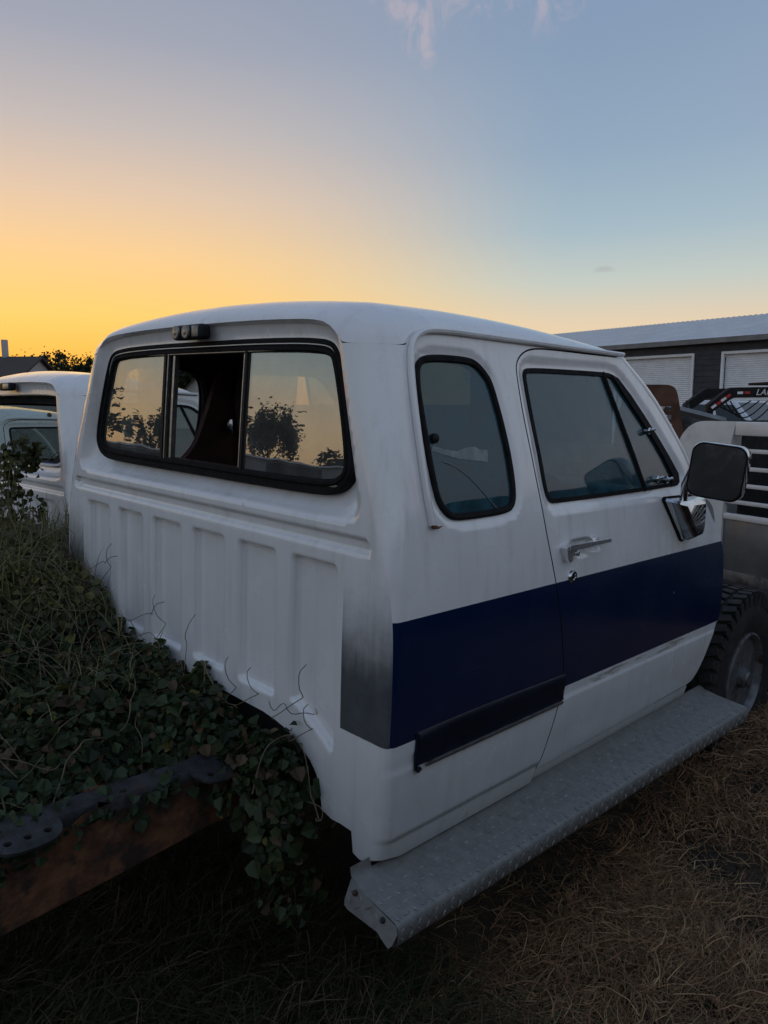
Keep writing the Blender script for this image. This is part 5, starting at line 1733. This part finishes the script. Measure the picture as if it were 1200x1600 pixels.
# ------------------------------------------------------------------ livestock trailer ahead of the truck
tdir = Vector((.954, -.30, 0)); tnrm = Vector((-.30, -.954, 0))
t0 = at(1056, 690, 6.5); t0.z = 0
lt = empty('livestock_trailer', 'off-white livestock trailer with rounded corner and slatted side, beyond the truck mirror', 'trailer', mat=Matrix.Translation((0, 0, 0)))
M['trailer'] = pm('weathered off-white', (.74, .725, .70), .5, var=.08, scale=4, col2=(.56, .545, .52), lo=.5, hi=.7)
M['trailer_grey'] = pm('dull grey sheet', (.17, .175, .18), .55, .4, var=.2, scale=4)
def tp(s, z, o=0.0):
    return t0 + tdir * s + tnrm * o + Vector((0, 0, z))
def tprism(poly, o, th):
    return [tp(s, z, o) for s, z in poly], th
LEN = 4.2
# rounded end sheet
arcp = [(0.0, .36)] + [(.26 - .26 * math.cos(a), 1.24 + .30 * math.sin(a)) for a in np.linspace(0, math.pi / 2, 12)] + [(.545, 1.54), (.50, 1.34), (.475, 1.30), (.475, .36)]
mb = MB(); mb.prism(arcp, t0, tdir, (0, 0, 1), tnrm * -.05); mb.build('end_sheet', M['trailer'], lt, smooth=False)
arc2 = [(s, z) for s, z in arcp]
mb = MB(); mb.prism(arcp, t0 - tnrm * 1.9, tdir, (0, 0, 1), tnrm * -.05); mb.build('end_sheet', M['trailer'], lt, smooth=False)
V_ = []; F_ = []
cur_ = [(0, .36)] + arcp[1:13]
for s_, z_ in cur_:
    V_ += [tp(s_, z_, -.001), tp(s_, z_, -1.94)]
F_ = [(i * 2, i * 2 + 2, i * 2 + 3, i * 2 + 1) for i in range(len(cur_) - 1)]
MB().add(V_, F_).build('front_sheet', M['trailer'], lt)
tr_ = Matrix.Rotation(math.atan2(tdir.y, tdir.x), 3, 'Z')
for o in (0, -1.9):
    mb = MB(); mb.box(tp(LEN / 2 + .27, 1.49, o - .025), (LEN - .54, .06, .10), .012, tr_); mb.build('top_rail', M['trailer'], lt)
    for z_ in (1.33, 1.20, 1.075, .95):
        mb = MB(); mb.box(tp(LEN / 2 + .24, z_, o - .025), (LEN - .48, .03, .030), .008, tr_); mb.build('slat', M['trailer'], lt)
    mb = MB(); mb.box(tp(LEN / 2 + .24, .84, o - .025), (LEN - .48, .05, .045), .010, tr_); mb.build('belt_rail', M['trailer'], lt)
    mb = MB(); mb.box(tp(LEN / 2 + .24, .62, o - .03), (LEN - .48, .03, .40), .004, tr_); mb.build('lower_sheet', M['trailer_grey'], lt)
    mb = MB(); mb.box(tp(LEN / 2 + .24, .39, o - .022), (LEN - .48, .05, .09), .006, tr_); mb.build('bottom_rail', M['steel'], lt)
    for s_ in (1.5, 2.6, 3.7):
        mb = MB(); mb.box(tp(s_, .95, o - .05), (.05, .04, 1.14), .004, tr_); mb.build('post', M['steel'], lt)
    for s_ in (1.9, 2.75):
        c_ = tp(s_, GZ + .34, o - .02)
        mb = MB(); mb.lathe([(-.09, .2), (-.10, .28), (0, .34), (.10, .28), (.09, .2), (.03, .05)], 28, (0, 0, 0), 'y'); mb.V = [tuple(tr_ @ Vector(v) + c_) for v in mb.V]; mb.build('wheel', M['tyre'], lt)
mb = MB(); mb.box(tp(LEN / 2 + .2, .92, -.9), (LEN - .5, .03, 1.15), 0, tr_); mb.build('shade_sheet', M['dark'], lt, smooth=False)  # dark sheet standing in for the shade inside the trailer
mb = MB(); mb.box(tp(.57, .90, -.95), (.02, 1.80, 1.10), 0, tr_); mb.build('shade_sheet', M['dark'], lt, smooth=False)  # crosswise dark sheet, shade behind the slats made as a surface
mb = MB(); mb.box(tp(LEN / 2, .33, -.97), (LEN, 1.94, .06), 0, tr_); mb.build('floor', M['dark'], lt, smooth=False)
mb = MB(); mb.box(tp(LEN / 2, .30, .02), (LEN - .1, .10, .12), .01, tr_); mb.build('side_beam', M['grease'], lt)

# ------------------------------------------------------------------ rusty slotted panel
rp_c = at(1022, 640, 9.0); rp_c.z = GZ
vdir = (Vector((CP[0], CP[1], 0)) - Vector((rp_c.x, rp_c.y, 0))).normalized(); rx = Vector((-vdir.y, vdir.x, 0)) * 1.0
if rx.dot(Vector((.7, .71, 0))) < 0:
    rx = -rx
k_ = 9.0 / 1188
rust_root = empty('rusty_panel', 'rusty brown machine cowl with rounded top and horizontal slots', 'scrap metal', mat=Matrix.Translation((0, 0, 0)))
out_ = chaikin(np.array([(-.42, .0), (.36, .0), (.335, 1.30), (.265, 1.72), (.225, 1.90), (.165, 1.945), (.05, 1.955), (-.42, 1.95)]), 2)
sl = [np.array([(.02, z), (.17 + (1.72 - z) * .09, z), (.17 + (1.72 - z) * .09, z + .045), (.02, z + .045)]) for z in (1.67, 1.575, 1.48, 1.385, 1.29, 1.195)]
v2, f2 = cdt(resample(out_, .06), [resample(s_, .04) for s_ in sl], step=.12)
skin('cowl_front', v2, f2, lambda a, b: np.stack([rp_c.x + rx.x * a, rp_c.y + rx.y * a, GZ + b], 1), [M['rust_brown']], rust_root, slab=.02)
V_ = []; F_ = []
for a, b in out_[4:-6]:
    p = rp_c + rx * a + Vector((0, 0, b)); V_ += [p - vdir * .022, p - vdir * .55]
F_ = [(i * 2, i * 2 + 2, i * 2 + 3, i * 2 + 1) for i in range(len(V_) // 2 - 1)]
MB().add(V_, F_).build('cowl_side', M['rust_brown'], rust_root)

# ------------------------------------------------------------------ black gooseneck trailer
gn0 = at(1112, 640, 15.2); gn0.z = GZ
gx_ = Vector((.70, .714, 0)).normalized()       # runs to the right, across the view
gy_ = Vector((-.714, .70, 0)).normalized()
gr = Matrix.Rotation(math.atan2(gx_.y, gx_.x), 3, 'Z')
goose = empty('gooseneck_trailer', 'black gooseneck trailer neck with white lettering and red-white reflective tape', 'trailer', mat=Matrix.Translation((0, 0, 0)))
M['gloss_black'] = pm('black frame paint', (.016, .015, .015), .75, var=.2, Specular_IOR_Level=.2)
def gp(s, z, o=0.0):
    return gn0 + gx_ * s + gy_ * o + Vector((0, 0, z))
neck = [(-.05, 1.60), (.02, 1.60), (.36, 1.84), (.42, 1.86), (5.2, 1.92), (5.2, 2.10), (.36, 2.04), (.30, 2.02), (-.05, 1.74)]
mb = MB(); mb.prism(neck, gn0, gx_, (0, 0, 1), gy_ * .16); nk = mb.build('neck', M['gloss_black'], goose, smooth=False)
mb = MB(); mb.prism(neck, gn0 + gy_ * 1.1, gx_, (0, 0, 1), gy_ * .16); mb.build('neck', M['gloss_black'], goose, smooth=False)
mb = MB(); mb.box(gp(-.01, 1.40, .08), (.11, .11, .60), .01, gr); mb.box(gp(-.01, .55, .08), (.08, .08, 1.2), .005, gr); mb.box(gp(-.01, GZ + .02, .08), (.25, .25, .04), 0, gr); mb.build('jack_leg', M['gloss_black'], goose)
mb = MB(); mb.box(gp(.06, 1.44, .0), (.14, .10, .12), .01, gr); mb.build('jack_gearbox', M['rust_brown'], goose)
mb = MB(); mb.box(gp(2.9, 2.13, .6), (3.4, 1.2, .05), .01, gr); mb.build('upper_deck', M['gloss_black'], goose)
mb = MB(); mb.box(gp(7.5, .85, .6), (5.0, 2.2, .16), .01, gr); mb.box(gp(5.1, 1.45, .6), (.20, 1.2, 1.2), .01, gr); mb.build('deck', M['gloss_black'], goose)
for s_ in (8.2, 9.1):
    for o_ in (-.3, 1.5):
        mb = MB(); mb.lathe([(-.1, .22), (-.11, .32), (0, .38), (.11, .32), (.1, .22), (.03, .05)], 24, (0, 0, 0), 'y'); mb.V = [tuple(gr @ Vector(v) + gp(s_, GZ + .39 - GZ, o_)) for v in mb.V]; mb.build('wheel', M['tyre'], goose)
for (s_, z_, an_, mt) in ((.035, 1.70, 36, 'print_white'), (.125, 1.765, 36, 'red'), (.205, 1.825, 36, 'print_white'), (.285, 1.885, 36, 'red'), (.50, 1.945, 1, 'print_white'), (.63, 1.948, 1, 'red')):
    mb = MB(); mb.box(gp(s_, z_, -.003), (.10, .006, .045), 0, gr @ Matrix.Rotation(math.radians(-an_), 3, 'Y')); mb.build('reflective_tape', M[mt], nk, smooth=False)
fc = bpy.data.curves.new('lettering', 'FONT'); fc.body = 'LAMAR'; fc.size = .155; fc.extrude = .002; fc.shear = .28; fc.space_character = 1.05
fo = bpy.data.objects.new('lettering_source', fc); COL.objects.link(fo)
bpy.context.view_layer.update()
me_ = bpy.data.meshes.new_from_object(fo.evaluated_get(bpy.context.evaluated_depsgraph_get()))
bpy.data.objects.remove(fo)
me_.materials.clear(); me_.materials.append(M['print_white'])
lt_o = put('lettering', me_, nk)
bas = Matrix((( *gx_, ), (0, 0, 1), ( *(-gy_), ))).transposed().to_4x4()
bas.translation = gp(.78, 1.905, -.006)
lt_o.matrix_world = bas
# brake lines and chains hanging under the neck
mb = MB()
for k in range(4):
    a = .08 + .12 * k; b = .75 + .18 * k; dp_ = .18 + .07 * k
    mb.tube([gp(a + (b - a) * t, 1.80 - dp_ * math.sin(math.pi * t) * (1.2 - .5 * t), .10 + .05 * k) for t in np.linspace(0, 1, 14)], .012, 6)
mb.build('hoses', M['gloss_black'], goose)
mb = MB(); mb.lathe([(-.03, .05), (.0, .06), (.03, .04)], 14, tuple(gp(1.17, 1.62, .0)), 'y'); mb.build('amber_marker', M['amber'], goose)

# scrap beside it
sb = at(1085, 648, 12.0)
mb = MB(); bv = gx_ * .9 + Vector((0, 0, -.20)); mb.tube([sb - bv * .5 + Vector((0, 0, .02)), sb + bv * .5], .06, 4); mb.tube([sb + bv * .4, Vector((sb.x + .3, sb.y + .3, GZ))], .04, 4); mb.tube([sb - bv * .4, Vector((sb.x - .3, sb.y - .3, GZ))], .04, 4)
mb.build('steel_ramp', M['trailer_grey'], None, label='grey steel ramp beam resting on legs beside the slotted rusty cowl', cat='scrap metal')
tb = at(1072, 640, 12.6)
V_ = []; F_ = []; r_ = np.random.default_rng(5)
nn_, mm_ = 16, 9
for j in range(mm_):
    t = j / (mm_ - 1)
    for i in range(nn_):
        a = 2 * math.pi * i / nn_; R_ = (.20 * math.cos(t * math.pi / 2) ** .6 + .01) * (1 + .16 * math.sin(3 * a + 2 * t) + .10 * r_.normal())
        V_.append((tb.x + R_ * math.cos(a), tb.y + R_ * math.sin(a), GZ + 1.78 * t + .02 * r_.normal()))
F_ = [(j * nn_ + i, j * nn_ + (i + 1) % nn_, (j + 1) * nn_ + (i + 1) % nn_, (j + 1) * nn_ + i) for j in range(mm_ - 1) for i in range(nn_)]
MB().add(V_, F_).build('tarp_bundle', M['grease'], None, label='dark tarpaulin bundle standing left of the silver pickup', cat='tarpaulin', angle=180)

# ------------------------------------------------------------------ houses
def house(name, label, c, yaw, w, d, h, rh, wall, roof, chim=None):
    root = empty(name, label, 'house', mat=upright((c[0], c[1], GZ), yaw))
    V = [(-w/2, -d/2, 0), (w/2, -d/2, 0), (w/2, d/2, 0), (-w/2, d/2, 0), (-w/2, -d/2, h), (w/2, -d/2, h), (w/2, d/2, h), (-w/2, d/2, h), (-w/2, 0, h + rh), (w/2, 0, h + rh)]
    MB().add(V, [(0, 1, 5, 4), (2, 3, 7, 6), (1, 2, 6, 9, 5), (3, 0, 4, 8, 7)]).build('wall', wall, root, smooth=False)
    o = .35; sl_ = rh / (d / 2)
    V = []
    for s in (-1, 1):
        for x_ in (-w/2 - o, w/2 + o):
            V += [(x_, s * (d/2 + o), h - o * sl_ + .02), (x_, 0, h + rh + .02), (x_, s * (d/2 + o), h - o * sl_ + .16), (x_, 0, h + rh + .16)]
    F = []
    for b in (0, 8):
        F += [(b, b + 1, b + 5, b + 4), (b + 2, b + 3, b + 7, b + 6), (b, b + 2, b + 6, b + 4), (b, b + 1, b + 3, b + 2), (b + 4, b + 5, b + 7, b + 6)]
    rf = MB().add(V, F).build('roof', roof, root, smooth=False)
    if chim:
        MB().box((chim, 0, h + rh + .35), (.34, .34, 1.9), .02).build('chimney', wall, rf)
    for s in (-1, 1):
        for x_ in (-w * .28, w * .22):
            wn_ = MB().box((x_, s * (d/2 + .01), h * .55), (1.2, .06, 1.2), 0).build('window', M['white_trim'], root, smooth=False)
            MB().box((x_, s * (d/2 + .035), h * .55), (1.0, .03, 1.0), 0).build('pane', M['veh_glass'], wn_, smooth=False)
    return root
M['wall_pale'] = pm('pale house wall', (.46, .43, .41), .8, var=.08, scale=1)
M['shingle'] = pm('brown shingle', (.060, .048, .040), .85, var=.2, scale=6)
M['shed'] = pm('grey shed sheet', (.26, .27, .27), .6, var=.15, scale=.7)
hp = at(-72, 600, 62); house('house', 'distant house with dark roof and chimney at the left edge beyond the white cab', hp, math.radians(45.5), 12, 9, 2.9, 2.0, M['wall_pale'], M['shingle'], 3.75)
hp = at(338, 600, 62); house('house', 'pale gabled house seen through the open rear window', hp, math.radians(147.8), 9, 6.0, 2.0, 2.9, M['wall_pale'], M['shingle'])
# shed mirrored in the rear window
sh = empty('long_shed', 'long low grey shed across the yard, mirrored in the rear window', 'shed', mat=upright((-31.5, -22.5, GZ), math.radians(126)))
mb = MB()
n_ = 90
V_ = []
for k in range(n_ + 1):
    x_ = -15 + 30 * k / n_; o_ = .05 * (k % 2)
    V_ += [(x_, -3 - o_, 0), (x_, -3 - o_, 2.15)]
F_ = [(2 * k, 2 * k + 2, 2 * k + 3, 2 * k + 1) for k in range(n_)]
b = len(V_); V_ += [(-15, -3, 0), (-15, 3, 0), (-15, 3, 2.15), (-15, -3, 2.15), (15, -3, 0), (15, 3, 0), (15, 3, 2.15), (15, -3, 2.15)]
F_ += [(b, b + 1, b + 2, b + 3), (b + 4, b + 5, b + 6, b + 7), (b + 1, b + 5, b + 6, b + 2)]
mb.add(V_, F_).build('wall', M['shed'], sh, smooth=False)
MB().box((0, 0, 2.20), (30.6, 6.6, .10)).build('roof', M['metal_roof'], sh, smooth=False)
for x_ in (-9, -2, 6):
    MB().box((x_, -3.07, 1.0), (3.0, .06, 2.0)).build('sliding_door', M['grease'], sh, smooth=False)

# ------------------------------------------------------------------ trees
def tree(label, base, h, r, seed, n=5000, leaf=.16, spiky=False, trunk=.30):
    r_ = np.random.default_rng(seed)
    root = empty('tree', label, 'tree', group=None, mat=Matrix.Translation((base[0], base[1], GZ)))
    mb = MB(); tops = []
    mb.tube([(0, 0, 0), (.04 * h * r_.normal() * .3, .02 * h * r_.normal(), h * .25), (.05 * r_.normal(), .05 * r_.normal(), h * .5), (0.1 * r_.normal(), .1 * r_.normal(), h * .85)], [trunk * h * .09, trunk * h * .075, trunk * h * .05, trunk * h * .012], 8)
    nl = 13
    for k in range(nl):
        t = r_.uniform(.18 if not spiky else .08, .75); a = r_.uniform(0, 6.28); ln = r * r_.uniform(.6, 1.0) * (1.15 - .5 * t)
        p0 = Vector((0, 0, h * t)); rise = r_.uniform(.25, .6) if not spiky else r_.uniform(1.2, 2.4)
        p1 = p0 + Vector((math.cos(a) * ln * .5, math.sin(a) * ln * .5, rise * ln * .4)); p2 = p0 + Vector((math.cos(a) * ln, math.sin(a) * ln, rise * ln * .9))
        p2.z = min(p2.z, h * .98)
        mb.tube([p0, p1, p2], [trunk * h * .03, trunk * h * .02, trunk * h * .008], 6)
        tops += [p1, p1.lerp(p2, .5), p2]
    tops.append(Vector((0, 0, h * .9)))
    mb.build('trunk', M['bark'], root)
    T = np.array([tuple(t) for t in tops])
    # leaf clumps around the limbs, uneven so the sky shows through
    k = r_.integers(0, len(T), 70); C_ = T[k] + r_.normal(0, r * (.16 if spiky else .24), (70, 3)) * [1, 1, .8]
    if spiky:
        C_[:, 2] += np.abs(r_.normal(0, h * .06, 70))
    C_[:, 2] = np.clip(C_[:, 2], h * .10, h)
    wgt = r_.gamma(1.2, 1, 70); ci = r_.choice(70, n, p=wgt / wgt.sum())
    sg = r * (.085 if spiky else .13)
    P_ = C_[ci] + r_.normal(0, sg, (n, 3)) * ([.55, .55, 2.6] if spiky else [1, 1, .8])
    P_[:, 2] = np.maximum(P_[:, 2], h * .04)
    g = r_.random((n, 1)); cols = np.array([.018, .026, .010]) * (1 - g) + np.array([.045, .06, .022]) * g
    leaf_mesh(P_, r_.normal(0, 1, (n, 3)) + [0, 0, .5], r_.normal(0, 1, (n, 3)), r_.uniform(.6, 1.3, n) * leaf, cols, 'crown', root)
    return root
def tree_at(label, px, ytop, d, rfac, seed, **kw):
    p = at(px, 620, d); h = CP[2] + d * (632 - ytop) / 1188 - GZ
    return tree(label, p, h, h * rfac, seed, **kw)
tree_at('small round tree on the skyline just right of the distant house', 66, 562, 88, .22, 1, n=2600, leaf=.22)
tree_at('broad bushy tree on the skyline above the neighbouring white cab roof', 88, 565, 92, .34, 2, n=3600, leaf=.24)
tree_at('low bush on the skyline between two trees left of the cab', 110, 575, 90, .9, 3, n=3000, leaf=.22)
tree_at('dense tree on the skyline touching the left edge of the extended cab', 134, 561, 84, .26, 4, n=4200, leaf=.24)
tree_at('shrub on the skyline beside the distant house roof', 48, 574, 95, .8, 5, n=2200, leaf=.22)
tree_at('leafy tree seen through the open rear window, left of the pale house', 272, 560, 66, .42, 6, n=7000, leaf=.22)
tree_at('second leafy tree seen through the open rear window behind the pale house', 300, 552, 74, .45, 7, n=7000, leaf=.22)
tree('tall dense tree mirrored in the left rear pane', (-36.5, -15.2), 6.6, 2.5, 8, n=9000, leaf=.20)
tree('upright spiky shrub mirrored in the right rear pane', (-37.5, -27.6), 4.9, 2.9, 9, n=7000, leaf=.16, spiky=True)
tree('slender shrub mirrored beside the left rear pane edge', (-43, -22.5), 4.6, 1.5, 10, n=3500, leaf=.16, spiky=True)
tree('low bush mirrored at the right edge of the rear window', (-30, -27.5), 3.2, 1.6, 12, n=3000, leaf=.18)
